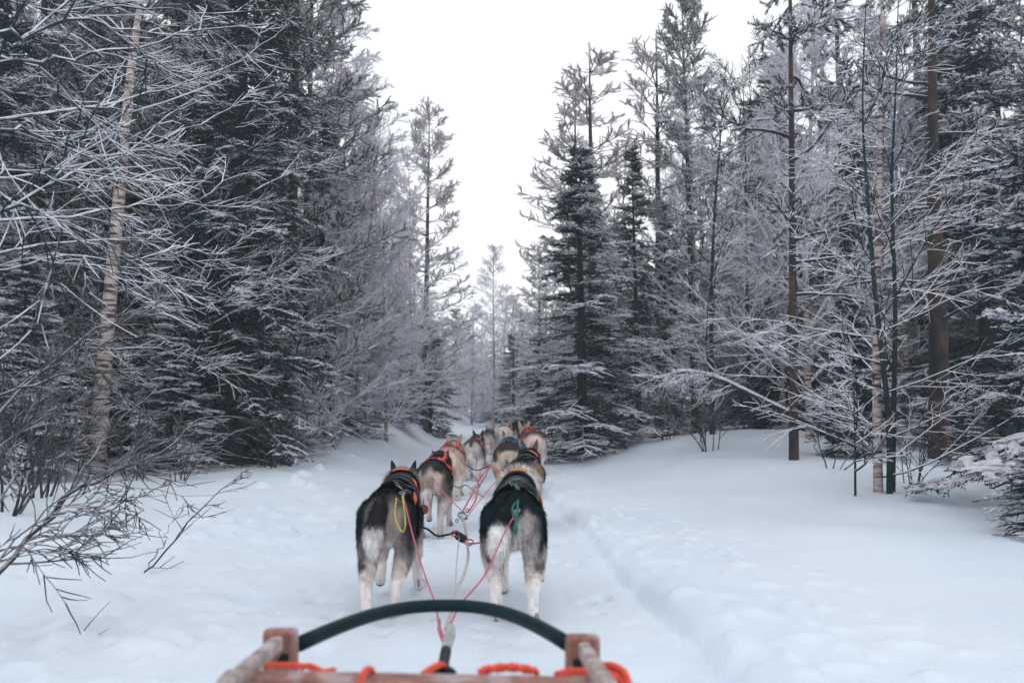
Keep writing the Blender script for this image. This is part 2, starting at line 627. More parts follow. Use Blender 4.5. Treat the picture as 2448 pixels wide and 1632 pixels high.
def pine_old(seed, H=13.0, r=.13, t0=.35, Rb=2.3, nb=34, frost=.3, path=None, snow=.6):
    rg = rs(seed)
    tg, TP = trunk_geo(rg, H, r, .012, path=path)
    n = nb
    t = t0 + (1 - t0) * (np.arange(n) + rg.random(n)) / n
    S, _ = along(TP, np.zeros(n, int), np.minimum(t, .98))
    az = rg.uniform(0, 2 * math.pi, n)
    el = rg.normal(.05, .2, n) + .5 * (t - t0)
    D = np.stack([np.cos(az) * np.cos(el), np.sin(az) * np.cos(el), np.sin(el)], 1)
    L = Rb * rg.uniform(.5, 1.1, n) * (1.15 - t)
    c = Geo()
    P1 = grow(rg, S, D, L, 9, .13, (0, 0, -.03), (0, 0, .08))
    c.tubes(P1, np.linspace(.028, .008, 9)[None] * np.ones((n, 1)), 5, mat=2)
    S2, D2, t2, i2 = spawn(rg, P1, 7, .3, 1, .8, .5)
    P2 = grow(rg, S2, D2, (.45 * L[i2] * (1.1 - t2) + .2), 6, .16, (0, 0, .0), (0, 0, .1))
    c.tubes(P2, np.linspace(.012, .006, 6)[None] * np.ones((len(P2), 1)), 3, mat=2)
    S3, D3, t3, i3 = spawn(rg, P2, 6, .3, 1, .75, .4)
    P3 = grow(rg, S3, D3, rg.uniform(.08, .22, len(S3)), 3, .1, (0, 0, .12))
    c.tubes(P3, np.broadcast_to(np.array([.007, .010, .006]), (len(P3), 3)), 3, mat=2)
    needles(rg, c, P3, 36, .068, .012, .8, (0, 1), frost, .5, .2)
    sel = rg.random(len(P3)) < snow
    Q = P3[sel] + np.array([0, 0, .012])
    c.tubes(Q, np.broadcast_to(np.array([.007, .013, .004]), (len(Q), 3)), 4, mat=3)
    return dict(trunk=(tg, M['pinebark']), crown=(c, [M['pneedle'], M['pneedle_f'], M['twig_dark'], M['needle_s']]), H=H)


def birch(seed, H=9.0, r=.05, n1=40, n2=9, n3=7, t0=.22, spread=.3, twig='rime', up=.05, path=None, el0=.75, wander=.09,
          th=1.0, split=False, bark='birchbark'):
    rg = rs(seed)
    tg, TP = trunk_geo(rg, H, r, .02, path=path)
    n = n1
    t = t0 + (.98 - t0) * (np.arange(n) + rg.random(n)) / n
    S, _ = along(TP, np.zeros(n, int), t)
    az = rg.uniform(0, 2 * math.pi, n)
    el = el0 + rg.normal(0, .15, n)
    D = np.stack([np.cos(az) * np.cos(el), np.sin(az) * np.cos(el), np.sin(el)], 1)
    L = H * spread * (1.1 - t) ** .7 * rg.uniform(.55, 1.15, n)
    P1 = grow(rg, S, D, L, 9, wander, (0, 0, up), (0, 0, -.08))
    S2, D2, t2, i2 = spawn(rg, P1, n2, .12, 1, .6, .5)
    L2 = (.5 * L[i2] * (1.1 - t2) + .12) * rg.uniform(.5, 1.2, len(t2))
    P2 = grow(rg, S2, D2, L2, 6, wander * 1.3, (0, 0, .02), (0, 0, -.05))
    S3, D3, t3, i3 = spawn(rg, P2, n3, .15, 1, .6, .5)
    L3 = (.5 * L2[i3] * (1.1 - t3) + .07) * rg.uniform(.5, 1.2, len(t3))
    P3 = grow(rg, S3, D3, L3, 4, wander * 1.5)
    own1 = np.arange(n)
    own2 = own1[i2]
    own3 = own2[i3]
    parts = []
    for k in (range(n) if split else [None]):
        c = Geo()
        a1, a2, a3 = (np.full(len(o), True) if k is None else o == k for o in (own1, own2, own3))
        c.tubes(P1[a1], np.linspace(.014, .004, 9)[None] * (L[a1, None] / (H * spread) * .7 + .4) * th, 4)
        c.tubes(P2[a2], np.linspace(.0065, .003, 6)[None] * np.ones((a2.sum(), 1)) * th, 3)
        c.tubes(P3[a3], np.linspace(.0045, .0022, 4)[None] * np.ones((a3.sum(), 1)) * th, 3)
        parts.append(c)
    d = dict(trunk=(tg, M[bark]), H=H)
    if split:
        d['branches'] = (parts, M[twig])
    else:
        d['crown'] = (parts[0], M[twig])
    return d


PROTO = {}


def make_proto(key, name, d):
    """the parts of one kind of tree, kept as meshes"""
    pr = {'name': name, 'H': d['H'], 'parts': []}
    g_, m_ = d['trunk']
    pr['parts'].append(('trunk', g_.mesh('trunk', m_, True)))
    if 'crown' in d:
        g_, m_ = d['crown']
        pr['parts'].append(('crown', g_.mesh('crown', m_)))
    if 'branches' in d:
        for g_ in d['branches'][0]:
            pr['parts'].append(('branch', g_.mesh('branch', d['branches'][1])))
    PROTO[key] = pr


def plant(key, x, y, H, label, cat='tree', group=None, rz=0, wide=1.0, lean=(0, 0), z=None):
    pr = PROTO[key]
    s = H / pr['H']
    o = link(pr['name'], None)
    o.location = (x, y, gz(x, y) if z is None else z)
    o.scale = (s * wide, s * wide, s)
    o.rotation_euler = (lean[0], lean[1], rz)
    tag(o, label, cat, group)
    for nm, me in pr['parts']:
        c = link(nm, me, o)
        if nm == 'twigs':
            c['kind'] = 'stuff'
    return o


make_proto('spruceA', 'spruce_tree', spruce(11, 6, 1.15, 110, 12, 4, 1.15, t0=.01, snow=1.1, pw=.85))
make_proto('spruceB', 'spruce_tree', spruce(12, 7, 1.25, 120, 12, 3, .6, snow=.8, droop=-.1, t0=.01))
make_proto('spruceC', 'spruce_tree', spruce(13, 4, 1.0, 85, 12, 4, .45, snow=.8, t0=.0))
make_proto('spruceD', 'spruce_tree', spruce(14, 11, 1.5, 290, 13, 4, .16, droop=-.11, pw=.5, snow=.4, t0=.0))
make_proto('spruceN', 'spruce_tree', spruce(15, 2.9, 1.35, 60, 14, 5, .5, droop=-.05, pw=.6, snow=1.6, pad=1.7))
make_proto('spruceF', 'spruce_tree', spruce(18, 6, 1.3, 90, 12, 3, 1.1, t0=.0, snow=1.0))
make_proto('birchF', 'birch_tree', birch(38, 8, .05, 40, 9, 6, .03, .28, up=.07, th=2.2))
make_proto('pineA', 'pine_tree', pine_young(21, 9.5, 1.5, .15, .9, .60, .9))
make_proto('pineB', 'pine_tree', pine_young(22, 10, 1.4, .2, .95, .66, .75))
make_proto('pineC', 'pine_tree', pine_young(23, 10.5, 1.7, .12, .38, .36, 1.3))
make_proto('pineF', 'pine_tree', pine_young(28, 10.5, 1.5, .15, .85, .42, 1.2))
make_proto('pineD', 'pine_tree', pine_old(24, 13, .14, .22, 2.4, 46))
make_proto('birchA', 'birch_tree', birch(31, 9, .05, 48, 10, 8, .12, .27, th=1.7))
make_proto('birchB', 'birch_tree', birch(32, 9, .045, 54, 10, 8, .06, .24, up=.09, th=1.8))
make_proto('birchC', 'birch_tree', birch(33, 7, .04, 40, 10, 7, .1, .34, twig='twig', up=-.01, el0=.6, bark='bark'))
make_proto('birchD', 'birch_tree', birch(34, 10, .045, 60, 10, 7, .15, .2, twig='rime', up=.12, th=1.5))


def shrub(seed, n=9, H=1.3, mat='twig', th=1.0, n2=7, n3=4):
    rg = rs(seed)
    az = rg.uniform(0, 2 * math.pi, n)
    el = rg.uniform(.8, 1.45, n)
    D = np.stack([np.cos(az) * np.cos(el), np.sin(az) * np.cos(el), np.sin(el)], 1)
    S = rg.normal(0, .05, (n, 3))
    S[:, 2] = -.1
    L = H * rg.uniform(.6, 1.15, n)
    P1 = grow(rg, S, D, L, 8, .09, (0, 0, -.04))
    S2, D2, t2, i2 = spawn(rg, P1, n2, .25, 1, .6, 0)
    P2 = grow(rg, S2, D2, (.45 * L[i2] * (1.15 - t2) + .1), 5, .13)
    S3, D3, t3, i3 = spawn(rg, P2, n3, .2, 1, .6, 0)
    P3 = grow(rg, S3, D3, rg.uniform(.06, .22, len(S3)) * H, 4, .15)
    a = Geo().tubes(P1, np.linspace(.011, .004, 8)[None] * np.ones((n, 1)) * th, 4)
    b = Geo().tubes(P2, np.linspace(.006, .003, 5)[None] * np.ones((len(P2), 1)) * th, 3)
    b.tubes(P3, np.linspace(.0045, .002, 4)[None] * np.ones((len(P3), 1)) * th, 3)
    return dict(a=a, b=b, H=H, mat=M[mat])


for key, args in {'shrubA': (41, 10, 1.4, 'rime', 1, 9, 6), 'shrubB': (42, 7, 1.1, 'twig_bare', .9, 6, 4),
                  'shrubC': (43, 4, .8, 'twig_bare', .8, 4, 2)}.items():
    d = shrub(*args)
    PROTO[key] = {'name': 'bare_shrub', 'H': d['H'], 'parts': [('stems', d['a'].mesh('stems', d['mat'])),
                                                             ('twigs', d['b'].mesh('twigs', d['mat']))]}

# ------------------------------------------------------------------ the trees one can pick out
# (key, photo x of the base, distance, height, label, width, turn, lean)
HERO = [
    ('spruceD', 560, 10.8, 11.5, 'tallest dark spruce with drooping black-green boughs, nearest on the left snow bank', 1.05, .4, (0, 0)),
    ('pineC', 690, 13.0, 11.0, 'broad pine with clumped rimed needles rising behind the big dark spruce on the left', 1.15, 2.0, (0, 0)),
    ('spruceB', 765, 14.0, 6.2, 'medium dark spruce right beside the tall dark one, left of the pale birches', 1.25, .9, (0, 0)),
    ('birchA', 835, 17.5, 9.2, 'slender pinkish birch leaning right before the frosted crowns left of the trail', 1.0, .2, (0, .04)),
    ('birchB', 812, 17.0, 7.8, 'thin pale birch standing just left of the leaning one at the left trail edge', 1.1, 1.2, (0, .05)),
    ('birchF', 905, 21, 7.6, 'lavender frosted birch with reddish stem in front of the tall left pine', 1.25, 2.2, (0, .03)),
    ('birchF', 960, 25, 8.6, 'frosted birch whose fine twigs veil the lower half of the tall left pine', 1.2, 2.9, (0, 0)),
    ('birchB', 985, 23.5, 9.0, 'tall airy frosted birch just left of the tall pointed pine', 1.1, 2.4, (0, 0)),
    ('pineF', 1015, 25, 11.3, 'tall pointed pine with dense grey tip at the left edge of the trail', 1.1, 3.3, (0, 0)),
    ('spruceA', 880, 17.5, 3.4, 'low snow-dusted spruce under the pale birches at the left trail edge', 1.5, .6, (0, 0)),
    ('spruceA', 960, 20.5, 3.3, 'small dark spruce at the foot of the left frosted birches', 1.6, 1.6, (0, 0)),
    ('spruceC', 1030, 26, 3.9, 'little dark spruce under the tall pointed pine on the left of the trail', 1.3, 2.6, (0, 0)),
    ('birchD', 1180, 44, 10.8, 'very pale misty birch rising highest above the far end of the trail', 1.8, 0, (0, 0)),
    ('birchF', 1205, 50, 9.6, 'pale misty birch just right of the highest one at the trail end', 1.5, 1, (0, 0)),
    ('birchF', 1155, 52, 8.6, 'pale misty birch just left of the highest one at the trail end', 1.6, 2, (0, 0)),
    ('birchF', 1128, 47, 7.6, 'low pale misty birch closing the trail end on its left side', 1.6, 5, (0, 0)),
    ('birchF', 1216, 43, 7.2, 'pale misty birch right behind the lone dark spruce at the trail end', 1.5, 6, (0, 0)),
    ('birchF', 1250, 46, 8.0, 'misty frosted birch above the lone dark spruce at the trail end', 1.5, 3, (0, 0)),
    ('birchB', 925, 16.2, 5.6, 'lavender frosted birch with low fine twigs nearest the left trail edge', 1.5, 4, (0, 0)),
    ('birchA', 800, 13.2, 5.0, 'pale frosted birch in front of the medium dark spruce on the left', 1.2, 0.4, (0, .03)),
    ('birchF', 880, 15.5, 4.4, 'short heavily frosted birch at the left trail edge', 1.5, 2.4, (0, .03)),
    ('birchA', 855, 15.2, 7.0, 'pale frosted birch in front of the leaning pinkish one', 1.3, 4.4, (0, 0)),
    ('spruceB', 1228, 37, 4.7, 'dark conical spruce standing alone at the far end of the trail', 1.9, 3, (0, 0)),
    ('pineA', 1290, 27, 5.9, 'small rimed pine directly left of the big dark spruce on the right side', 1.1, 1.1, (0, 0)),
    ('spruceC', 1285, 22, 3.2, 'bushy frosted spruce at the right trail edge left of the big dark spruce', 1.3, 1.4, (0, 0)),
    ('spruceA', 1392, 13.4, 5.6, 'large dark spruce with black trunk at the right edge of the trail', 1.45, 2.4, (0, 0)),
    ('pineB', 1418, 18.0, 10.0, 'grey rimed pine with a five-fingered tip, leftmost tall one on the right side', 1.5, .3, (0, .01)),
    ('pineA', 1385, 19.0, 9.3, 'slightly shorter rimed pine leaning left beside the five-fingered one', 1.3, 1.5, (0, -.02)),
    ('pineB', 1580, 18.0, 10.2, 'straight rimed pine with an open candle-like tip between two denser pines', 1.3, 2.6, (0, 0)),
    ('spruceB', 1525, 15.0, 6.0, 'narrow reddish-grey spruce just right of the big dark spruce', .9, 1.9, (0, 0)),
    ('pineC', 1660, 17.0, 10.6, 'dense pine with broad frosted limbs right of the open-tipped one', 1.0, .7, (0, 0)),
    ('spruceA', 1590, 17.0, 5.5, 'dim spruce with a thin black stem standing behind the narrow reddish one', .9, 4.0, (0, 0)),
    ('birchC', 1700, 13.0, 6.8, 'heavily snowed bare birch behind the bent stem, left of the straight brown pine trunk', 1.15, .4, (0, 0)),
    ('birchC', 1790, 14.0, 7.6, 'snow-laden bare birch directly behind the straight brown pine trunk', 1.1, 2.2, (0, 0)),
    ('birchA', 1870, 15.5, 8.4, 'pale frosted birch with orange-pink stem behind the right-hand pines', 1.2, 3.0, (0, 0)),
    ('birchC', 2060, 17.0, 8.0, 'dark bare tree with snowed twigs right behind the thin cream birch', 1.2, 1.0, (0, 0)),
    ('birchC', 2370, 14.0, 8.0, 'wide bare tree with snow-lined twigs near the right picture edge', 1.3, 3.0, (0, 0)),
    ('spruceC', 2300, 9.6, 1.3, 'little snow-covered spruce at the foot of the thick dark pine trunk', 1.2, .4, (0, 0)),
    ('spruceC', 2040, 10.5, 2.3, 'low snow-covered spruce behind the thin cream birch', 1.3, 2.4, (0, 0)),
    ('spruceN', 2700, 6.0, 3.3, 'young spruce with thick white snow on its boughs at the right picture edge', 1.25, 1.4, (0, 0)),
    ('spruceN', 2465, 5.0, .6, 'snow-free tip of a small spruce at the lower right edge', 1.3, 2.4, (0, 0)),
    ('spruceB', 300, 12.5, 7.5, 'dark spruce behind the thick birch trunk on the left', 1.3, 1.0, (0, 0)),
    ('pineC', 60, 10.5, 9.0, 'dark pine with dense hanging needles at the left picture edge', 1.3, 2.0, (0, 0)),
    ('spruceA', 420, 9.6, 2.4, 'low greenish spruce bush between the thick birch and the tall dark spruce', 1.5, 2.0, (0, 0)),
    ('spruceD', 150, 12.0, 10.0, 'tall black-green spruce behind the left side of the thick birch', 1.1, 2.9, (0, 0)),
    ('spruceD', 410, 14.0, 11.0, 'tall dark spruce between the thick birch and the nearer dark spruce', 1.1, 4.4, (0, 0)),
    ('pineC', 250, 11.5, 9.5, 'dark pine whose clumps hang behind the thick birch', 1.2, 5.0, (0, 0)),
    ('spruceB', -60, 9.0, 6.5, 'dark spruce cut by the left picture edge', 1.3, 5.0, (0, 0)),
    ('pineC', 590, 16.0, 12.0, 'broad dark pine rising right behind the tall dark spruce', 1.25, 4.0, (0, 0)),
    ('pineF', 725, 16.0, 11.6, 'rimed clumped pine whose right edge stands against the sky on the left', .95, 1.0, (0, 0)),
    ('birchA', 770, 15.8, 9.6, 'frosted birch mixed into the right edge of the left dark pines', 1.2, 5.2, (0, .02)),
    ('spruceB', 640, 12.2, 5.5, 'dark spruce filling in right of the tall dark one', 1.2, 3.6, (0, 0)),
    ('birchC', 450, 10.0, 6.6, 'bare tree with a web of snowed twigs between the thick birch and the dark spruce', 1.3, 1.3, (0, 0)),
    ('spruceA', 60, 8.4, 2.6, 'ragged green spruce near the left picture edge', 1.5, 1.8, (0, 0)),
]
for key, px, d, H, lab, wide, rz, lean in HERO:
    plant(key, xat(px, d), d, H, lab, rz=rz, wide=wide, lean=lean)

# thick cream birch on the left, its stem leaning right
bl = [W(229, 1145, 9.2) - [0, 0, .3], W(229, 1145, 9.2), W(250, 860, 9.2), W(282, 500, 9.3), W(312, 180, 9.4), W(345, -60, 9.5), W(380, -330, 9.6)]
base = bl[1].copy()
path = smooth_path(np.array(bl) - base, 26)
make_proto('birchL', 'birch_tree', birch(51, 8.2, .12, 24, 10, 8, .32, .30, twig='twig', path=path, el0=.35, up=-.02, split=True))
plant('birchL', base[0], base[1], 8.2, 'thick cream-barked birch with dark scars, leaning right at the left side', z=base[2] - .02)

# right-hand trunks
def hero_path(key, name, fn, base_px, d, pts, label, **kw):
    b0 = W(base_px[0], base_px[1], d)
    b0[2] = min(b0[2], gz(b0[0], b0[1]) + .03)
    P = [b0 - [0, 0, .35], b0] + [W(a, b, dd) for a, b, dd in pts]
    path = smooth_path(np.array(P) - b0, 26)
    H = path[-1][2]
    make_proto(key, name, fn(H=H, path=path, **kw))
    return plant(key, b0[0], b0[1], H, label, z=b0[2])


hero_path('pineR1', 'pine_tree', pine_old, (1898, 1108), 10.2, [(1896, 800, 10.2), (1893, 400, 10.2), (1889, 0, 10.2), (1886, -500, 10.2)],
          'straight slim pine trunk with brown bark rising from the right snow bank', seed=61, r=.082, t0=.44, Rb=2.4, nb=20)
hero_path('pineR2', 'pine_tree', pine_old, (2035, 1050), 15.5, [(2022, 640, 15.5), (2012, 350, 15.5), (2002, 120, 15.5), (1990, -300, 15.5)],
          'orange-brown pine trunk seen behind the left side of the thin cream birch', seed=62, r=.15, t0=.34, Rb=2.6, nb=26)
hero_path('pineR3', 'pine_tree', pine_old, (2246, 1110), 10.6, [(2243, 800, 10.6), (2232, 450, 10.6), (2228, 100, 10.6), (2220, -500, 10.6)],
          'thickest dark pine trunk on the right, reddish higher up, with wide bare limbs', seed=63, r=.175, t0=.40, Rb=3.4, nb=18)
hero_path('birchR', 'birch_tree', birch, (2100, 1197), 6.9, [(2096, 900, 6.9), (2098, 600, 6.9), (2103, 400, 6.9), (2106, 150, 6.9), (2112, -250, 6.9)],
          'thin cream birch with snow-lined arching twigs standing on the right', seed=64, r=.050, n1=30, n2=8, n3=4, t0=.18, spread=.34, th=.75,
          twig='twig', el0=.35, up=.03, split=True, wander=.06)
hero_path('stemR1', 'bare_tree', birch, (2127, 1203), 6.8, [(2124, 1000, 6.8), (2092, 700, 6.8), (2075, 480, 6.8), (2062, 250, 6.8), (2075, -100, 6.8)],
          'dark bare tree bending left behind the thin cream birch', seed=65, r=.034, n1=15, n2=7, n3=4, t0=.3, spread=.32, th=.8,
          twig='twig', el0=.4, split=True, wander=.06, bark='bark')
hero_path('stemR2', 'bare_tree', birch, (2133, 1203), 6.9, [(2136, 1000, 6.9), (2140, 730, 6.9), (2132, 440, 7.0), (2142, 200, 7.0), (2150, -100, 7.1)],
          'dark straight bare tree touching the right side of the thin cream birch', seed=66, r=.032, n1=17, n2=7, n3=4, t0=.2, spread=.36, th=.8,
          twig='twig', el0=.5, split=True, wander=.06, bark='bark')
hero_path('stemR3', 'sapling', birch, (2045, 1192), 6.8, [(2044, 1050, 6.8), (2040, 930, 6.8), (2036, 840, 6.9)],
          'short dark sapling left of the thin cream birch', seed=67, r=.014, n1=12, n2=6, n3=3, t0=.35, spread=.5,
          twig='twig', el0=.4, bark='bark')

# the birch bent over by snow, between the bank and the straight pine trunk
fb = thing('fallen_birch', 'birch stem bent over by snow, reaching left from behind the slim pine trunk', 'tree', (0, 0, 0))
pf = smooth_path([W(2030, 1085, 11.0), W(1960, 1030, 10.9), W(1885, 988, 10.8), W(1800, 945, 10.8), W(1715, 905, 10.8), W(1640, 890, 10.7), W(1565, 900, 10.6)], 22)
base = pf[0].copy()
fb.location = base
Pf = (pf - base)[None]
Geo().tubes(Pf, np.linspace(.052, .010, 22)[None], 8).build('trunk', M['bark'], fb, smooth=True)
Geo().tubes(Pf[:, :20] + [0, 0, .035], np.linspace(.042, .016, 20)[None] * (.8 + .4 * rs(3).random((1, 20))), 8).build('snow_cap', M['needle_s'], fb, smooth=True)
rg = rs(71)
S, D, t, i = spawn(rg, Pf, 15, .55, 1, .5, .1)
D[:, 2] -= .25
L = .9 * (1.2 - t) * rg.uniform(.6, 1.2, len(t))
P1 = grow(rg, S, D, L, 8, .07, (0, 0, -.05))
S2, D2, t2, i2 = spawn(rg, P1, 6, .15, 1, .5, .2)
P2 = grow(rg, S2, D2, .5 * L[i2] * (1.1 - t2) + .1, 5, .1, (0, 0, -.03))
S3, D3, t3, i3 = spawn(rg, P2, 3, .2, 1, .5, .2)
P3 = grow(rg, S3, D3, rg.uniform(.08, .25, len(S3)), 3, .1)
for k in range(15):
    c = Geo().tubes(P1[k:k + 1], np.linspace(.012, .004, 8)[None], 4)
    c.tubes(P2[i2 == k], np.linspace(.006, .003, 5)[None] * np.ones((6, 1)), 3)
    c.tubes(P3[i2[i3] == k], np.linspace(.0045, .003, 3)[None] * np.ones((18, 1)), 3)
    c.build('branch', M['twig'], fb)

# ------------------------------------------------------------------ shrubs
SHR = [
    ('shrubA', 800, 14.5, 1.5, 'rimed bare shrub at the left trail edge below the twin birches'),
    ('shrubA', 730, 12.6, 1.3, 'rimed bare shrub at the right foot of the tall dark spruce'),
    ('shrubB', 650, 10.2, 1.2, 'thin bare shrub leaning over the snow bank in front of the tall dark spruce'),
    ('shrubA', 905, 17.8, 1.1, 'small rimed shrub furthest along the left edge of the trail'),
    ('shrubB', 1690, 11.4, 1.3, 'bare twiggy shrub below the bent birch stem'),
    ('shrubC', 1985, 8.6, .9, 'sparse shrub of three dark shoots on the right snow bank'),
    ('shrubB', 2170, 7.9, .8, 'bare shrub with drooping dark twigs between the thin birch and the thick pine'),
    ('shrubB', 2320, 10.0, 1.2, 'bare shrub right of the thick dark pine trunk'),
    ('shrubB', 1590, 12.8, 1.0, 'dark bare shrub between the narrow spruce and the bent stem'),
    ('shrubB', 330, 8.4, 1.0, 'rimed shrub just right of the thick birch foot'),
    ('shrubB', 110, 7.0, 1.5, 'tangled bare shrub left of the thick birch'),
    ('shrubB', 30, 6.0, 1.5, 'tangled bare shrub at the left picture edge'),
    ('shrubB', 440, 8.4, .9, 'low tangle of dark twigs in the hollow before the tall dark spruce'),
    ('shrubC', 1315, 13.0, .8, 'few black shoots in the snow left of the big dark spruce'),
]
for k, (key, px, d, H, lab) in enumerate(SHR):
    plant(key, xat(px, d), d, H, lab, 'shrub', rz=k * 1.3)

# ------------------------------------------------------------------ the forest behind
rg = rs(99)
placed = [(xat(h[1], h[2]), h[2]) for h in HERO]
KINDS = {'spruce': (['spruceA', 'spruceA', 'spruceB', 'spruceB'], (5.5, 9.5)), 'pine': (['pineA', 'pineB', 'pineC', 'pineD'], (8, 12)),
         'birch': (['birchA', 'birchB', 'birchD', 'birchC'], (6.5, 10.5))}


ORD = ['first', 'second', 'third', 'fourth', 'fifth', 'sixth', 'seventh', 'eighth', 'ninth', 'tenth', 'eleventh', 'twelfth',
       'thirteenth', 'fourteenth', 'fifteenth', 'sixteenth', 'seventeenth', 'eighteenth', 'nineteenth', 'twentieth',
       'twenty-first', 'twenty-second', 'twenty-third', 'twenty-fourth', 'twenty-fifth', 'twenty-sixth', 'twenty-seventh',
       'twenty-eighth', 'twenty-ninth', 'thirtieth'] + ['thirty-%s' % s for s in ('first', 'second', 'third', 'fourth', 'fifth', 'sixth', 'seventh', 'eighth', 'ninth')] + \
      ['forty-something'] * 0 + ['fortieth', 'forty-first', 'forty-second', 'forty-third', 'forty-fourth', 'forty-fifth', 'forty-sixth', 'forty-seventh', 'forty-eighth', 'forty-ninth'] + ['outermost'] * 60
FIELD = {}


def field(x, y, u):
    side = 'left' if u < 0 else 'right'
    band = 'near' if y < 20 else ('middle' if y < 34 else 'deep')
    k = rg.choice(['spruce', 'pine', 'birch'], p=[.42, .24, .34])
    if -7.5 < u < 0 and 15 < y < 42 and rg.random() < .95:
        k = 'birch'
    keys, (h0, h1) = KINDS[k]
    key = keys[rg.integers(len(keys))]
    desc = {'spruce': 'dusted spruce', 'pine': 'rimed pine', 'birch': 'frosted bare birch'}[k]
    where = {'near': 'just behind the front trees', 'middle': 'in mid forest',
             'deep': 'pale with distance'}[band]
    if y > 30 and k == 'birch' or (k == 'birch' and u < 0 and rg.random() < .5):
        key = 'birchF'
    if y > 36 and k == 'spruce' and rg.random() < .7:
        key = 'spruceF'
    H = rg.uniform(h0, h1) * (1.1 if abs(u) > 6 else .9)
    if abs(u) < 5 and y > 30:
        H *= .8
    o = plant(key, x, y, H, f'{desc} {where} on the {side} side', group=f'{k} trees, {band} depth, {side} side', rz=rg.uniform(0, 6.28),
          wide=rg.uniform(1.1, 1.55))
    FIELD.setdefault((desc, where, side), []).append((abs(u), o))


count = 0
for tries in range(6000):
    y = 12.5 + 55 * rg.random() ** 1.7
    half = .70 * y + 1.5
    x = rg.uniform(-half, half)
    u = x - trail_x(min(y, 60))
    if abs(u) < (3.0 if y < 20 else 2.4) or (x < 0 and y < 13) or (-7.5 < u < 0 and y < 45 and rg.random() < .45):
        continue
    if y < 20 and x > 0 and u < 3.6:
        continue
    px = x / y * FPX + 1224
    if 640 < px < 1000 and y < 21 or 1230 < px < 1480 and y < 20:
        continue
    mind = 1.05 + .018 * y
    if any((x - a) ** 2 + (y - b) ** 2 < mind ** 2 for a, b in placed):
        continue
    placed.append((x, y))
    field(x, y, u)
    count += 1
    if count >= 250:
        break
for (desc, where, side), lst in FIELD.items():
    lst.sort(key=lambda e: e[0])
    for k, (u, o) in enumerate(lst):
        o['label'] = f'{desc} {where}, {ORD[k]} from the trail on the {side}'
# the trail closes behind a bend
rg2 = rs(17)
ENDT = []
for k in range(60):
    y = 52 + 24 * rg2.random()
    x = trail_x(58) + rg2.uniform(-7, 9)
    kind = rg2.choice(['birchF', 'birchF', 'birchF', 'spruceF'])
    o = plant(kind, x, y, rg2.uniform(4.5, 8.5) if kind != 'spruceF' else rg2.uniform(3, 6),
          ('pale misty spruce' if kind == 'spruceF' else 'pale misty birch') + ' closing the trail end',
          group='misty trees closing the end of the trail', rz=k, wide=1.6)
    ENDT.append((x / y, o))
ENDT.sort(key=lambda e: e[0])
for nm_ in ('pale misty spruce', 'pale misty birch'):
    for k, o in enumerate([e[1] for e in ENDT if e[1]['label'].startswith(nm_)]):
        o['label'] = f'{nm_} closing the trail end, {ORD[k]} from the left there'
for k in range(9):
    y = 40 + k * 2.1
    x = trail_x(min(y, 60)) + (1 if k % 2 else -1) * rg2.uniform(1.7, 2.6)
    plant('shrubA', x, y, rg2.uniform(1.2, 2.4), f'pale rimed shrub, {ORD[k // 2]} along the {"right" if k % 2 == 0 else "left"} edge of the far trail', 'shrub', 'rimed shrubs along the far trail', rz=k)

# ------------------------------------------------------------------ near branches on the left
def limbs(root, specs, seed, mat, n2=8, n3=5, l2=.5, th=1.0, planar=.2, up=.0):
    rg = rs(seed)
    base = np.array(root.location)
    for pts, r0 in specs:
        P = smooth_path([Wd(*p) for p in pts], 16)
        P = P + np.concatenate([[[0, 0, 0]], rg.normal(0, .008, (15, 3))])
        P = (P - base)[None]
        Ltot = np.linalg.norm(np.diff(P[0], axis=0), axis=1).sum()
        c = Geo().tubes(P, np.linspace(r0, r0 * .25, 16)[None] * th, 7)
        S, D, t, i = spawn(rg, P, n2, .15, 1, .55, planar)
        D[:, 2] += up
        L2 = l2 * rg.uniform(.4, 1.1, len(t)) * (1.25 - t)
        P2 = grow(rg, S, D, L2, 7, .08)
        c.tubes(P2, np.linspace(r0 * .22 + .001, .0018, 7)[None] * np.ones((len(P2), 1)), 4)
        S3, D3, t3, i3 = spawn(rg, P2, n3, .2, 1, .55, planar)
        P3 = grow(rg, S3, D3, L2[i3] * .4 * rg.uniform(.5, 1.2, len(S3)) + .03, 4, .12)
        c.tubes(P3, np.linspace(.0032, .0018, 4)[None] * np.ones((len(P3), 1)), 3)
        c.build('branch', mat, root)


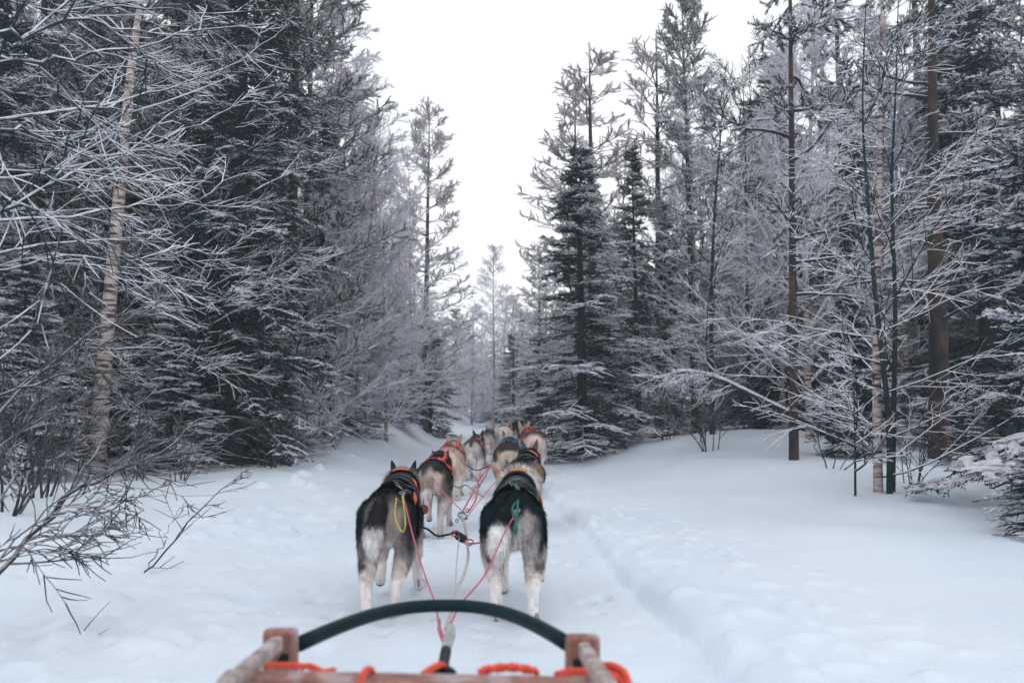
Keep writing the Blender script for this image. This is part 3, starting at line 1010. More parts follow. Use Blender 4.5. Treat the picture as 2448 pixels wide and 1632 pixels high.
ft = thing('bare_tree', 'bare tree whose near blurred snowy limbs cross the upper left', 'tree', (-3.6, 3.1, gz(-3.6, 3.1)))
tp = smooth_path([(0, 0, -.3), (0, 0, 0), (.1, 0, 1.2), (.05, .1, 2.6), (.2, .1, 4.2), (.1, .2, 6)], 20)
Geo().tubes(tp[None], np.linspace(.09, .02, 20)[None], 10).build('trunk', M['bark'], ft, smooth=True)
limbs(ft, [
    ([(-280, 640, 3.2), (0, 481, 3.2), (110, 433, 3.3), (184, 386, 3.4), (294, 349, 3.5), (368, 276, 3.7), (460, 228, 3.9)], .017),
    ([(-300, 200, 3.2), (0, 151, 3.0), (129, 136, 3.1), (221, 121, 3.2), (368, 92, 3.4), (478, 66, 3.6), (625, 52, 3.9)], .015),
    ([(-300, 120, 3.2), (0, 81, 2.6), (55, 81, 2.6), (184, 40, 2.7), (258, 59, 2.8), (331, 121, 3.0), (420, 170, 3.2)], .014),
    ([(-250, 300, 3.2), (0, 295, 3.0), (74, 305, 3.1), (184, 350, 3.2), (310, 400, 3.4)], .012),
    ([(-300, 40, 3.2), (74, 147, 3.0), (147, 221, 3.1), (239, 280, 3.3), (350, 330, 3.6)], .010),
    ([(-250, 420, 3.2), (0, 395, 3.0), (140, 416, 3.1), (206, 453, 3.2), (300, 520, 3.4)], .011),
    ([(-280, 560, 3.2), (0, 480, 2.8), (92, 493, 2.9), (147, 526, 3.0), (221, 563, 3.1), (400, 600, 3.4)], .013),
    ([(-300, 0, 3.2), (60, -10, 3.4), (260, 10, 3.6), (450, 30, 3.8), (640, 20, 4.2)], .013),
    ([(-280, 330, 3.2), (100, 260, 4.0), (287, 230, 4.6), (430, 190, 5.0), (560, 130, 5.3), (660, 60, 5.6)], .016),
    ([(-280, 520, 3.2), (120, 500, 4.2), (287, 475, 4.8), (368, 456, 5.2), (456, 460, 5.4), (533, 408, 5.6), (625, 383, 5.8)], .015),
    ([(-280, 420, 3.2), (200, 380, 4.6), (441, 290, 5.2), (552, 232, 5.6), (640, 150, 5.9)], .014),
    ([(-280, 620, 3.2), (150, 560, 4.6), (400, 560, 5.2), (540, 610, 5.6), (680, 660, 6.0)], .013),
    ([(-280, 700, 3.2), (0, 620, 3.4), (150, 590, 3.7), (300, 620, 4.0), (420, 680, 4.3)], .011),
], 81, M['twig'], n2=7, n3=6, l2=.7, planar=.35, th=.68)

sh = thing('bare_shrub', 'large bare shrub whose dark stems rise from the lower left corner across the snow', 'shrub', (*Wd(-150, 1500, 2.55)[:2], 0))
sh.location.z = gz(sh.location.x, sh.location.y)
limbs(sh, [
    ([(-150, 1520, 2.55), (0, 1315, 2.8), (70, 1230, 2.95), (134, 1174, 3.05), (184, 1090, 3.2), (230, 1017, 3.35), (283, 956, 3.5), (380, 880, 3.8)], .016),
    ([(100, 1200, 3.0), (165, 1132, 3.1), (268, 1086, 3.3), (383, 1028, 3.5), (432, 982, 3.65), (490, 951, 3.8), (560, 959, 3.95)], .011),
    ([(165, 1130, 3.1), (230, 1090, 3.2), (321, 1059, 3.4), (512, 1013, 3.7)], .007),
    ([(-150, 1060, 2.6), (0, 910, 2.9), (74, 883, 3.0), (165, 861, 3.2), (239, 850, 3.3), (331, 850, 3.5)], .010),
    ([(-150, 1100, 2.6), (0, 937, 2.9), (74, 864, 3.1), (206, 761, 3.4), (272, 746, 3.5), (368, 687, 3.7), (434, 650, 3.9)], .012),
    ([(-150, 1400, 2.5), (0, 1261, 2.8), (122, 1270, 2.9), (199, 1261, 3.0)], .006),
    ([(-100, 1350, 2.6), (61, 1242, 2.9), (153, 1230, 3.0), (257, 1203, 3.15)], .006),
    ([(-150, 1300, 2.6), (0, 1150, 2.9), (40, 1000, 3.1), (110, 880, 3.3), (200, 800, 3.5)], .009),
    ([(-150, 1250, 2.5), (-20, 1050, 2.8), (60, 980, 3.0), (170, 930, 3.2), (240, 900, 3.4)], .008),
    ([(130, 1180, 3.05), (199, 1169, 3.3), (281, 1150, 3.6), (330, 1172, 3.8)], .006),
    ([(-150, 1480, 2.3), (-40, 1320, 2.5), (80, 1200, 2.7), (150, 1150, 2.8), (240, 1110, 3.0), (330, 1130, 3.2), (480, 1140, 3.4)], .006),
], 83, M['twig_bare'], n2=10, n3=6, l2=.40, planar=.1, th=.72)

sp = thing('sapling', 'slender bare sapling leaning right out of the snow left of the dogs', 'sapling', W(354, 1361, 4.25))
sp.location.z = gz(sp.location.x, sp.location.y) - .03
limbs(sp, [([(335, 1318, 4.24), (340, 1307, 4.25), (407, 1236, 4.35), (444, 1193, 4.4), (490, 1141, 4.5), (521, 1114, 4.55), (590, 1070, 4.7)], .0065)],
      85, M['twig_bare'], n2=9, n3=3, l2=.32, planar=.2)
limbs(sp, [([(342, 1305, 4.25), (370, 1250, 4.3), (390, 1210, 4.35), (425, 1150, 4.4)], .004)], 86, M['twig_bare'], n2=4, n3=2, l2=.2)
for lab, seed, a in (('long thin twig poking from the snow in the lower left', 87, [(165, 1434, 2.95), (168, 1429, 2.95), (214, 1371, 3.0), (256, 1329, 3.1)]),
                     ('short thin twig lying beside the longer one in the lower left', 88, [(179, 1434, 2.95), (181, 1432, 2.95), (220, 1408, 3.0), (253, 1390, 3.05)])):
    tw = thing('twig', lab, 'twig', Wd(*a[0]))
    tw.location.z = gz(tw.location.x, tw.location.y)
    dz = tw.location.z - Wd(*a[0])[2]
    P = smooth_path([Wd(*p) + [0, 0, dz - .01] for p in a], 10) - np.array(tw.location)
    Geo().tubes(P[None], np.linspace(.003, .0015, 10)[None], 5).build('stem', M['twig_bare'], tw)

# bits of bark and needles lying on the snow
rg = rs(321)
n = 24
by = 1.8 + 14 * rg.random(n) ** 1.4
bx = trail_x(by) + rg.normal(0, 2.0, n)
bz = ground_h(bx, by) + .004
a_ = rg.uniform(0, 6.28, n)
dl = np.stack([np.cos(a_), np.sin(a_), np.zeros(n)], 1) * rg.uniform(.006, .03, n)[:, None]
p0 = np.stack([bx, by, bz], 1)
tag(Geo().tubes(np.stack([p0 - dl, p0 + dl], 1), np.full((n, 2), .0016), 3).build('bark_litter', M['twig_dark']), kind='stuff')

# ------------------------------------------------------------------ sled dogs
def ellipsoid(geo, c, r, axes=None, nu=18, nv=12):
    u = np.arange(nu) * 2 * math.pi / nu
    v = np.linspace(0, math.pi, nv)[1:-1]
    g_ = np.stack([np.outer(np.sin(v), np.cos(u)), np.outer(np.sin(v), np.sin(u)), np.outer(np.cos(v), np.ones(nu))], -1).reshape(-1, 3)
    g_ = np.vstack([g_, [[0, 0, 1], [0, 0, -1]]]) * np.asarray(r, float)
    if axes is not None:
        g_ = g_ @ np.asarray(axes, float)
    rows = nv - 2
    q, t = [], []
    for a in range(rows - 1):
        for b in range(nu):
            c2 = (b + 1) % nu
            q.append((a * nu + b, (a + 1) * nu + b, (a + 1) * nu + c2, a * nu + c2))
    top, bot = rows * nu, rows * nu + 1
    for b in range(nu):
        c2 = (b + 1) % nu
        t.append((top, b, c2))
        t.append((bot, (rows - 1) * nu + c2, (rows - 1) * nu + b))
    geo.v.append(g_ + np.asarray(c, float))
    geo.q.append(np.array(q) + geo.n)
    geo.qm.append(np.zeros(len(q)))
    geo.t.append(np.array(t) + geo.n)
    geo.tm.append(np.zeros(len(t)))
    geo.n += len(g_)


def capsule(geo, p0, p1, r0, r1, nu=14):
    p0, p1 = np.asarray(p0, float), np.asarray(p1, float)
    ax = norm(p1 - p0)
    L = np.linalg.norm(p1 - p0)
    ref = np.array([1., 0, 0]) if abs(ax[2]) > .8 else np.array([0, 0, 1.])
    U = norm(np.cross(ax, ref))
    V = np.cross(ax, U)
    a = np.linspace(0, math.pi / 2, 5)[1:]
    st = [(-r0 * math.cos(x), r0 * math.sin(x)) for x in a] + [(L * f, r0 + (r1 - r0) * f) for f in (.25, .5, .75)] + \
         [(L + r1 * math.cos(x), r1 * math.sin(x)) for x in a[::-1]]
    u = np.arange(nu) * 2 * math.pi / nu
    v = np.array([p0 + ax * h + r * (math.cos(x) * U + math.sin(x) * V) for h, r in st for x in u])
    v = np.vstack([v, [p0 - ax * r0], [p1 + ax * r1]])
    q, t, m = [], [], len(st)
    for k in range(m - 1):
        for b in range(nu):
            c2 = (b + 1) % nu
            q.append((k * nu + b, k * nu + c2, (k + 1) * nu + c2, (k + 1) * nu + b))
    for b in range(nu):
        c2 = (b + 1) % nu
        t.append((m * nu, c2, b))
        t.append((m * nu + 1, (m - 1) * nu + b, (m - 1) * nu + c2))
    geo.add(v, quads=q, tris=t)


def chain(geo, pts, rad):
    for k in range(len(pts) - 1):
        capsule(geo, pts[k], pts[k + 1], rad[k], rad[k + 1])


def fur_mat(name, rough=.9, bump=.35):
    m, n, l, b = new_mat(name)
    b.inputs['Roughness'].default_value = rough
    b.inputs['Specular IOR Level'].default_value = .15
    at = n.new('ShaderNodeAttribute')
    at.attribute_name = 'coat'
    t = n.new('ShaderNodeTexCoord')
    mp = n.new('ShaderNodeMapping')
    mp.inputs['Scale'].default_value = (60, 14, 30)
    z = n.new('ShaderNodeTexNoise')
    z.inputs['Scale'].default_value = 2
    z.inputs['Detail'].default_value = 4
    l.new(t.outputs['Object'], mp.inputs['Vector'])
    l.new(mp.outputs['Vector'], z.inputs['Vector'])
    mr = n.new('ShaderNodeMapRange')
    mr.inputs['To Min'].default_value = .72
    mr.inputs['To Max'].default_value = 1.2
    l.new(z.outputs['Fac'], mr.inputs['Value'])
    mx = n.new('ShaderNodeVectorMath')
    mx.operation = 'SCALE'
    l.new(at.outputs['Color'], mx.inputs[0])
    l.new(mr.outputs['Result'], mx.inputs['Scale'])
    l.new(mx.outputs[0], b.inputs['Base Color'])
    bp = n.new('ShaderNodeBump')
    bp.inputs['Strength'].default_value = bump
    bp.inputs['Distance'].default_value = .01
    l.new(z.outputs['Fac'], bp.inputs['Height'])
    l.new(bp.outputs['Normal'], b.inputs['Normal'])
    return m


M['fur'] = fur_mat('dog_fur')
M['black_web'] = flat('black_webbing', (.012, .022, .028), (.008, .014, .018), rough=.6, scale=60)
M['grey_pipe'] = flat('grey_reflective_piping', (.10, .13, .145), (.05, .07, .08), rough=.45, scale=40)
M['red_web'] = flat('red_webbing', (.62, .055, .05), (.45, .035, .04), rough=.6, scale=60)
M['orange_web'] = flat('orange_webbing', (.85, .19, .06), (.7, .14, .05), rough=.6, scale=60)
M['blue_web'] = flat('blue_webbing', (.03, .16, .30), (.02, .11, .22), rough=.6, scale=60)
M['green_web'] = flat('green_cord', (.03, .16, .13), (.02, .10, .09), rough=.7, scale=60)
M['yellow'] = flat('yellow_cord', (.50, .47, .08), (.40, .36, .06), rough=.7, scale=60)
M['pink'] = flat('pink_rope', (.60, .12, .17), (.45, .08, .13), rough=.7, scale=120)
M['white_rope'] = flat('white_rope', (.55, .53, .52), (.34, .33, .33), rough=.8, scale=70)
M['black_rope'] = flat('black_rope', (.015, .022, .026), (.01, .014, .018), rough=.6, scale=60)
M['metal'] = flat('worn_steel', (.30, .29, .28), (.12, .12, .12), rough=.35, scale=30, spec=.8)
M['metal'].node_tree.nodes['Principled BSDF'].inputs['Metallic'].default_value = .8
M['ear_in'] = flat('ear_skin', (.42, .31, .31), (.34, .24, .25), rough=.9, scale=30)
M['nose'] = flat('dog_nose', (.02, .02, .022), (.012, .012, .014), rough=.35, scale=30)
M['eye'] = flat('dog_eye', (.03, .05, .07), (.02, .03, .04), rough=.1, scale=30)
M['pad'] = flat('paw_pad', (.07, .05, .055), (.03, .028, .03), rough=.8, scale=30)
M['maroon'] = flat('maroon_disc', (.16, .035, .05), (.12, .03, .04), rough=.6, scale=30)

BLK, DGR, GRY = (.012, .030, .038), (.045, .055, .062), (.14, .135, .14)
CRM, WHT, TAN, BRN, ORG = (.72, .63, .60), (.95, .91, .88), (.44, .31, .24), (.13, .075, .05), (.40, .17, .07)
PNK = (.55, .40, .38)


def leg_points(s, hind, fwd, lift):
    """joints of one leg; s = side, fwd = how far the paw is swung forward, lift = how high it is held"""
    if hind:
        hip = (s * .075, -.27, .46)
        knee = (s * .105, -.17 + fwd * .45, .30 + lift * .35)
        hock = (s * .085, -.37 + fwd * .8 - lift * .15, .165 + lift * .85)
        ball = (s * .08, -.325 + fwd - lift * .35, .035 + lift)
        toe = (s * .08, -.285 + fwd - lift * .33, .024 + lift * (.72 if lift > .02 else 1))
        return [hip, knee, hock, ball, toe], [.088, .062, .031, .029, .029]
    sh_ = (s * .075, .20, .40)
    el_ = (s * .085, .12 + fwd * .25, .29 + lift * .3)
    wr = (s * .078, .15 + fwd * .8 + lift * .1, .13 + lift * .9)
    ba = (s * .075, .16 + fwd - lift * .5, .035 + lift)
    to = (s * .075, .195 + fwd - lift * .5, .024 + lift * .8)
    return [sh_, el_, wr, ba, to], [.07, .048, .031, .029, .029]


def make_dog(px, d, label, coat, yaw=0., size=1., legs=None, head=(0, 0, 0), tail=None, vox=.013, hairs=8000, seed=1,
             harness=None, hl=.022, hw=.0035, fat=1.0, ears_back=False, ear_w=.048, ruff=1., dz=0., bend=0., tth=1., wide=1.):
    rg = rs(seed)
    x0, y0 = xat(px, d), d
    root = thing('sled_dog', label, 'dog', (x0, y0 + .28, gz(x0, y0) - .014 + dz), yaw, 'sled dogs running in pairs')
    root.scale = (size * wide, size, size)
    legs = legs or [(0, .05, 0), (0, -.08, 0), (0, .1, 0), (0, -.1, .02)]   # hind L, hind R, front L, front R : (spread, fwd, lift)
    G = Geo()
    f = fat
    # trunk: rump, loin, ribs, chest, withers
    ellipsoid(G, (0, -.27, .475), (.128 * f, .15, .125))
    ellipsoid(G, (0, -.34, .455), (.110 * f, .09, .12))
    ellipsoid(G, (bend * .3, -.10, .485), (.112 * f, .20, .115))
    ellipsoid(G, (bend * .6, .10, .465), (.135 * f, .20, .145))
    ellipsoid(G, (bend * .8, .23, .455), (.115 * f, .13, .145))
    ellipsoid(G, (bend * .8, .20, .545), (.085, .13, .07))
    hx, hy, hz = head
    hp = np.array([bend + hx, .50 + hy, .565 + hz])
    nb = np.array([bend * .85, .26, .53])
    mid = (nb + hp) / 2 + [0, 0, -.005]
    capsule(G, nb, mid, .105, .092)
    capsule(G, mid, hp, .092, .07)
    ellipsoid(G, nb * .55 + hp * .45 + [0, -.02, .015], (.112 * ruff, .07, .088 * ruff))
    ellipsoid(G, hp + [0, .0, .0], (.074, .085, .068))
    hd = norm(np.array([hx * 1.6, 1., -.35 + hz]))
    capsule(G, hp + hd * .05 - [0, 0, .012], hp + hd * .155 - [0, 0, .022], .046, .027)
    for sx in (-1, 1):
        ellipsoid(G, hp + [sx * .045, .02, -.02], (.035, .05, .04))
    # legs
    lp = []
    for k, (s, hind) in enumerate([(-1, 1), (1, 1), (-1, 0), (1, 0)]):
        sp_, fwd, lift = legs[k]
        P, R = leg_points(s, hind, fwd, lift)
        P = [np.array(p) + [s * sp_ * (i / 4), 0, 0] for i, p in enumerate(P)]
        if not hind:
            P = [p + [bend * .7, 0, 0] for p in P]
        chain(G, P, R)
        if hind:
            ellipsoid(G, (P[0] + P[1]) / 2 + [s * .008, -.035, .0], (.062, .095, .125))
            capsule(G, P[2] + [0, -.014, .012], P[1] + [0, -.045, -.03], .016, .034)
        ellipsoid(G, P[4] + [0, .012, .002], (.035, .048, .024))
        for tx in (-.021, -.007, .007, .021):
            ellipsoid(G, P[4] + [tx, .048 - abs(tx) * .4, -.004], (.009, .016, .014), nu=8, nv=6)
        lp.append(P)
    # tail
    tail = tail or [(0, -.40, .54), (-.02, -.47, .47), (-.04, -.50, .38), (-.05, -.49, .29)]
    trad = [.035, .045, .055, .036]
    if len(tail) > 4:
        trad = [.033, .042, .052, .055, .032][:len(tail)]
    trad = [r_ * tth for r_ in trad]
    chain(G, [np.array(p, float) for p in tail], trad)
    tmp = link('tmp', G.mesh('tmp', M['fur']))
    mo = tmp.modifiers.new('r', 'REMESH')
    mo.mode = 'VOXEL'
    mo.voxel_size = vox
    ms = tmp.modifiers.new('s', 'SMOOTH')
    ms.factor = .6
    ms.iterations = int(6 * .012 / vox)
    dg = bpy.context.evaluated_depsgraph_get()
    me = bpy.data.meshes.new_from_object(tmp.evaluated_get(dg))
    bpy.data.objects.remove(tmp)
    me.name = 'body'
    me.materials.clear()
    me.materials.append(M['fur'])
    me.polygons.foreach_set('use_smooth', np.ones(len(me.polygons), bool))
    nv = len(me.vertices)
    co = np.zeros(nv * 3, np.float32)
    me.vertices.foreach_get('co', co)
    co = co.reshape(-1, 3).astype(float)
    no = np.zeros(nv * 3, np.float32)
    me.vertices.foreach_get('normal', no)
    no = no.reshape(-1, 3).astype(float)
    tl = np.array(tail, float)
    tdense = smooth_path(tl, 24)
    hk = [lp[0][2], lp[1][2]]

    def paint(p, nrm):
        """the coat pattern: colours that belong to the fur itself"""
        n1 = (vnoise(p[:, 0] * 16 + 7, p[:, 2] * 12 + p[:, 1] * 9, seed) - .5)
        n2 = (vnoise(p[:, 0] * 45 + 3, p[:, 2] * 30 + p[:, 1] * 25, seed + 9) - .5)
        x, y, z = p[:, 0], p[:, 1], p[:, 2]
        col = np.tile(np.array(coat['back'], float), (len(p), 1))

        def put(c, w):
            nonlocal col
            w = np.clip(w, 0, 1)[:, None]
            col = col * (1 - w) + np.array(c, float) * w
        zz = z + n1 * .09 + n2 * .03
        put(coat['flank'], 1 - sstep(zz, coat.get('zf', .42) - .04, coat.get('zf', .42) + .04))
        rear = sstep(-y + n1 * .06, .30, .40)
        put(coat['rump'], rear * (1 - sstep(np.abs(x - coat.get('rx', 0)) + n1 * .03, coat.get('rw', .085), coat.get('rw', .085) + .03)) *
            (1 - sstep(zz, coat.get('rz', .50) - .03, coat.get('rz', .50) + .04)))
        if 'stripe' in coat:
            put(coat['stripe'], rear * (1 - sstep(np.abs(x + .01 + n1 * .03), .014, .034)) * sstep(zz, .36, .42))
        put(coat['leg'], 1 - sstep(zz + .5 * np.abs(n1) * .1, coat.get('zl', .33) - .05, coat.get('zl', .33) + .03))
        inner = (1 - sstep(np.abs(x), .05, .09)) * (1 - sstep(z, .36, .42))
        put(coat['low'], inner * .6)
        put(coat['low'], 1 - sstep(zz, .22, .33))
        if 'patch' in coat:     # dark smudge on the outer thigh just above the hock
            put(coat['patch'], .85 * sstep(-y, .2, .3) * np.exp(-((z - .27 + n1 * .06) / .035) ** 2) * sstep(np.abs(x) + n2 * .03, .085, .12))
        neck = sstep(y + n1 * .08, coat.get('ry', .29), coat.get('ry', .29) + .04)
        put(coat['ruff'], neck * sstep(z, .40, .45))
        put(coat['head'], sstep(y + n1 * .04, .42, .46) * sstep(z, .45, .5))
        if 'saddle' in coat:
            put(coat['saddle'], np.exp(-((y - coat.get('sy', .05)) / .16) ** 2) * sstep(zz, .5, .55))
        dt = np.min(np.linalg.norm(p[:, None] - tdense[None], axis=2), axis=1)
        it = np.argmin(np.linalg.norm(p[:, None] - tdense[None], axis=2), axis=1) / 23
        tw_ = (1 - sstep(dt, .050 * tth, .062 * tth)) * sstep(it, .08, .2) * sstep(-y, .38, .42)
        put(coat['tail'], tw_)
        put(coat['tip'], tw_ * sstep(it + n1 * .1, coat.get('tt', .45) - .04, coat.get('tt', .45) + .04))
        dirt = (n2 > .18) & (z < .07)
        col[dirt] *= .35
        return col * (1 + n2[:, None] * .35)
    ca = me.color_attributes.new('coat', 'FLOAT_COLOR', 'POINT')
    cc = np.ones((nv, 4), np.float32)
    cc[:, :3] = np.clip(paint(co, no), .004, 1)
    ca.data.foreach_set('color', cc.ravel())
    body = link('body', me, root)
    # fur: single hairs lying backwards, long on ruff and tail, short on the legs
    me.calc_loop_triangles()
    nt = len(me.loop_triangles)
    tri = np.zeros(nt * 3, np.int32)
    me.loop_triangles.foreach_get('vertices', tri)
    tri = tri.reshape(-1, 3)
    a, b, c = co[tri[:, 0]], co[tri[:, 1]], co[tri[:, 2]]
    ar = np.linalg.norm(np.cross(b - a, c - a), axis=1)
    pick = rg.choice(nt, hairs, p=ar / ar.sum())
    r1, r2 = np.sqrt(rg.random(hairs)), rg.random(hairs)
    w = np.stack([1 - r1, r1 * (1 - r2), r1 * r2], 1)[..., None]
    p = (np.stack([a[pick], b[pick], c[pick]], 1) * w).sum(1)
    nn = norm((np.stack([no[tri[pick, k]] for k in range(3)], 1) * w).sum(1))
    flow = np.tile(np.array([0, -.75, -.55]), (hairs, 1))
    flow[p[:, 2] < .36] = (0, -.2, -1)
    tdir = norm(tl[-1] - tl[0])
    dt = np.min(np.linalg.norm(p[:, None] - tdense[None], axis=2), axis=1)
    ont = (dt < .062 * tth) & (p[:, 1] < -.40)
    flow[ont] = tdir
    hd_ = norm(flow - (flow * nn).sum(1, keepdims=True) * nn + nn * .45 + rg.normal(0, .22, (hairs, 3)))
    ln = hl * rg.uniform(.5, 1.3, hairs)
    ln[(p[:, 1] > .26) & (p[:, 1] < .46) & (p[:, 2] > .4)] *= 1.7
    ln[ont] *= 1.35 if tth > .7 else 2.4
    ln[(p[:, 2] < .20)] *= .45
    ln[(p[:, 1] > .50)] *= .45
    side = norm(np.cross(hd_, nn + rg.normal(0, .3, nn.shape))) * hw * .5
    base_ = p - nn * .003
    v = np.stack([base_ - side, base_ + side, base_ + hd_ * ln[:, None]], 1).reshape(-1, 3)
    hg = Geo().add(v, tris=np.arange(hairs * 3).reshape(-1, 3))
    hm = hg.mesh('fur', M['fur'])
    hc = np.ones((hairs, 3, 4), np.float32)
    pc = np.clip(paint(p, nn), .004, 1) * (rg.uniform(.65, 1.3, (hairs, 1)) * (.75 + .5 * vnoise(p[:, 0] * 70, p[:, 1] * 40 + p[:, 2] * 45, seed)[:, None]))
    hc[:, :, :3] = pc[:, None]
    ha = hm.color_attributes.new('coat', 'FLOAT_COLOR', 'POINT')
    ha.data.foreach_set('color', hc.ravel())
    nrm = np.repeat(nn, 3, axis=0)
    hm.polygons.foreach_set('use_smooth', np.ones(hairs, bool))
    hm.normals_split_custom_set_from_vertices([tuple(q_) for q_ in nrm])
    tag(link('fur', hm, root), kind='stuff')
    # ears: upright cupped triangles
    for sx in (-1, 1):
        eb = hp + np.array([sx * ear_w, -.012, .045])
        eg = Geo()
        ups = np.array([sx * .30, -.28 if ears_back else -.06, 1.])
        ups = norm(ups)
        fw = -norm(np.cross(np.array([1., 0, 0]), ups))
        rt = -np.cross(ups, fw)
        K = 7
        for lay, off in ((0, 0), (1, .007)):
            vs = []
            for i_ in range(K):
                h_ = i_ / (K - 1)
                wd = .030 * (1 - h_) ** .7 + .003
                for j_ in range(7):
                    s_ = (j_ - 3) / 3
                    vs.append(eb + ups * (h_ * .115 - .01) + rt * wd * s_ + fw * (-(.022 * (1 - h_)) * (1 - s_ * s_) + off + .01))
            eg.add(vs, quads=[(i_ * 7 + j_, i_ * 7 + j_ + 1, (i_ + 1) * 7 + j_ + 1, (i_ + 1) * 7 + j_) for i_ in range(K - 1) for j_ in range(6)], mat=lay)
        n0 = 0
        rim = [(i_ * 7, (i_ + 1) * 7, 49 + (i_ + 1) * 7, 49 + i_ * 7) for i_ in range(K - 1)] + \
              [(i_ * 7 + 6, 49 + i_ * 7 + 6, 49 + (i_ + 1) * 7 + 6, (i_ + 1) * 7 + 6) for i_ in range(K - 1)]
        eg.q.append(np.array(rim))
        eg.qm.append(np.zeros(len(rim)))
        em = eg.mesh('ear', [M['fur'], M['ear_in']], True)
        e_ = em.color_attributes.new('coat', 'FLOAT_COLOR', 'POINT')
        ec = np.ones((98, 4), np.float32)
        ec[:, :3] = coat['ear']
        e_.data.foreach_set('color', ec.ravel())
        link('ear', em, root)
        y_ = Geo()
        ellipsoid(y_, hp + hd * .062 + [sx * .034, 0, .022], (.010, .008, .009), nu=10, nv=8)
        y_.build('eye', M['eye'], root, True)
    ng = Geo()
    ellipsoid(ng, hp + hd * .182 - [0, 0, .016], (.014, .010, .011), nu=10, nv=8)
    ng.build('nose', M['nose'], root, True)
    for P in lp:
        pg = Geo()
        ellipsoid(pg, P[4] + [0, -.002, -.019 if P[4][2] < .05 else -.02], (.022, .022, .008), nu=10, nv=6)
        if P[4][2] > .05:
            for tx in (-.018, 0, .018):
                ellipsoid(pg, P[4] + [tx, .035, -.018], (.007, .010, .006), nu=8, nv=5)
            pg = Geo()
            ellipsoid(pg, P[4] + [0, .008, -.016], (.026, .036, .012), nu=10, nv=6)
        pg.build('paw_pad', M['pad'], root, True)
    # harness fitted to the body
    if harness:
        tree = BVHTree.FromPolygons([tuple(v_) for v_ in co], [tuple(q_) for q_ in tri])
        hr = link('harness', None, root)

        def surf(y_, th):
            th = math.radians(th)
            cx = bend * (y_ + .3) * 1.0
            if y_ > .26:
                q_ = min(1, (y_ - .26) / .24)
                cz = .53 + q_ * .035
            else:
                cz = .49
            ctr = Vector((cx, y_, cz))
            dr = Vector((math.sin(th), 0, math.cos(th)))
            hit, hn, _, _ = tree.ray_cast(ctr + dr * .45, -dr, .45)
            if hit is None:
                hit, hn = ctr + dr * .1, dr
            return np.array(hit), np.array(dr) * .6 + np.array(hn) * .4

        def strap(path, w_, mat, nm='strap', off=.012, n=26, th_=.003):
            pp = smooth_path(np.array([(a_, b_ / 100, 0) for a_, b_ in path]), n) if len(path) > 2 else \
                np.stack([np.linspace(path[0][0], path[1][0], n), np.linspace(path[0][1], path[1][1], n) / 100, np.zeros(n)], 1)
            H_ = [surf(a_, b_ * 100) for a_, b_, _ in pp]
            C_ = np.array([h_[0] for h_ in H_])
            C_[1:-1] = (C_[:-2] + 2 * C_[1:-1] + C_[2:]) / 4
            N_ = norm(np.array([h_[1] for h_ in H_]))
            T_ = norm(np.gradient(C_, axis=0))
            S_ = norm(np.cross(N_, T_)) * w_ / 2
            C_ = C_ + N_ * off
            vv = np.stack([C_ - S_, C_ + S_, C_ + S_ + N_ * th_, C_ - S_ + N_ * th_], 1).reshape(-1, 3)
            qq = [(i_ * 4 + j_, i_ * 4 + (j_ + 1) % 4, i_ * 4 + 4 + (j_ + 1) % 4, i_ * 4 + 4 + j_) for i_ in range(n - 1) for j_ in range(4)]
            qq += [(0, 3, 2, 1), (n * 4 - 4, n * 4 - 3, n * 4 - 2, n * 4 - 1)]
            return Geo().add(vv, quads=qq).build(nm, M[mat], hr, True)
        for st in harness:
            strap(*st[:3], **(st[3] if len(st) > 3 else {}))
    return root


def web(col, edge='black_web', w=.018):
    """an X-back harness: collar, girth, diagonals to the tail"""
    return [
        ([(.27, -178), (.28, -90), (.30, 0), (.28, 90), (.27, 178)], .028, edge),
        ([(.10, -178), (.11, -90), (.12, 0), (.11, 90), (.10, 178)], .020, edge),
        ([(.28, -22), (.10, -38), (-.10, -30), (-.30, 6)], w, col),
        ([(.28, 22), (.10, 38), (-.10, 34), (-.30, 6)], w, col),
        ([(.26, -120), (.05, -85), (-.12, -45), (-.22, 8)], w, col),
        ([(.26, 120), (.05, 85), (-.12, 48), (-.22, 8)], w, col),
        ([(.20, 0), (.0, -24), (-.10, 10), (-.20, -18)], w * .7, edge),
        ([(-.06, -60), (-.02, 0), (-.06, 60)], w * .8, col),
    ]


black_pad = [
    ([(.27, -178), (.28, -90), (.30, 0), (.28, 90), (.27, 178)], .050, 'black_web'),
    ([(.20, -75), (.21, 0), (.20, 85)], .12, 'black_web', {'off': .010}),
    ([(.09, -60), (.10, 0), (.09, 100)], .13, 'black_web', {'off': .009}),
    ([(-.02, -40), (-.02, 20), (-.03, 95)], .10, 'black_web', {'off': .008}),
]
D1H = black_pad + [
    ([(.245, -15), (.25, 18)], .050, 'orange_web', {'off': .020, 'n': 8}),
    ([(.20, 42), (.14, 62)], .040, 'orange_web', {'off': .018, 'n': 8}),
    ([(.02, 70), (-.02, 84)], .046, 'orange_web', {'off': .016, 'n': 8}),
    ([(-.02, 96), (-.06, 108)], .040, 'orange_web', {'off': .016, 'n': 8}),
    ([(.09, -42), (.10, -30)], .018, 'orange_web', {'off': .016, 'n': 8}),
    ([(.02, -95), (-.03, -50), (-.06, -10), (-.03, 30), (.04, 60)], .007, 'grey_pipe', {'off': .020}),
    ([(.16, -60), (.12, -10), (.16, 50)], .006, 'grey_pipe', {'off': .020}),
    ([(.0, 60), (-.15, 48), (-.25, 32)], .026, 'black_web', {'off': .012}),
    ([(.0, -20), (-.12, 10), (-.25, 32)], .026, 'black_web', {'off': .012}),
    ([(-.06, 110), (-.18, 75), (-.27, 35)], .026, 'black_web', {'off': .012}),
    ([(-.25, 24), (-.29, 36)], .030, 'metal', {'off': .018, 'n': 6}),
]
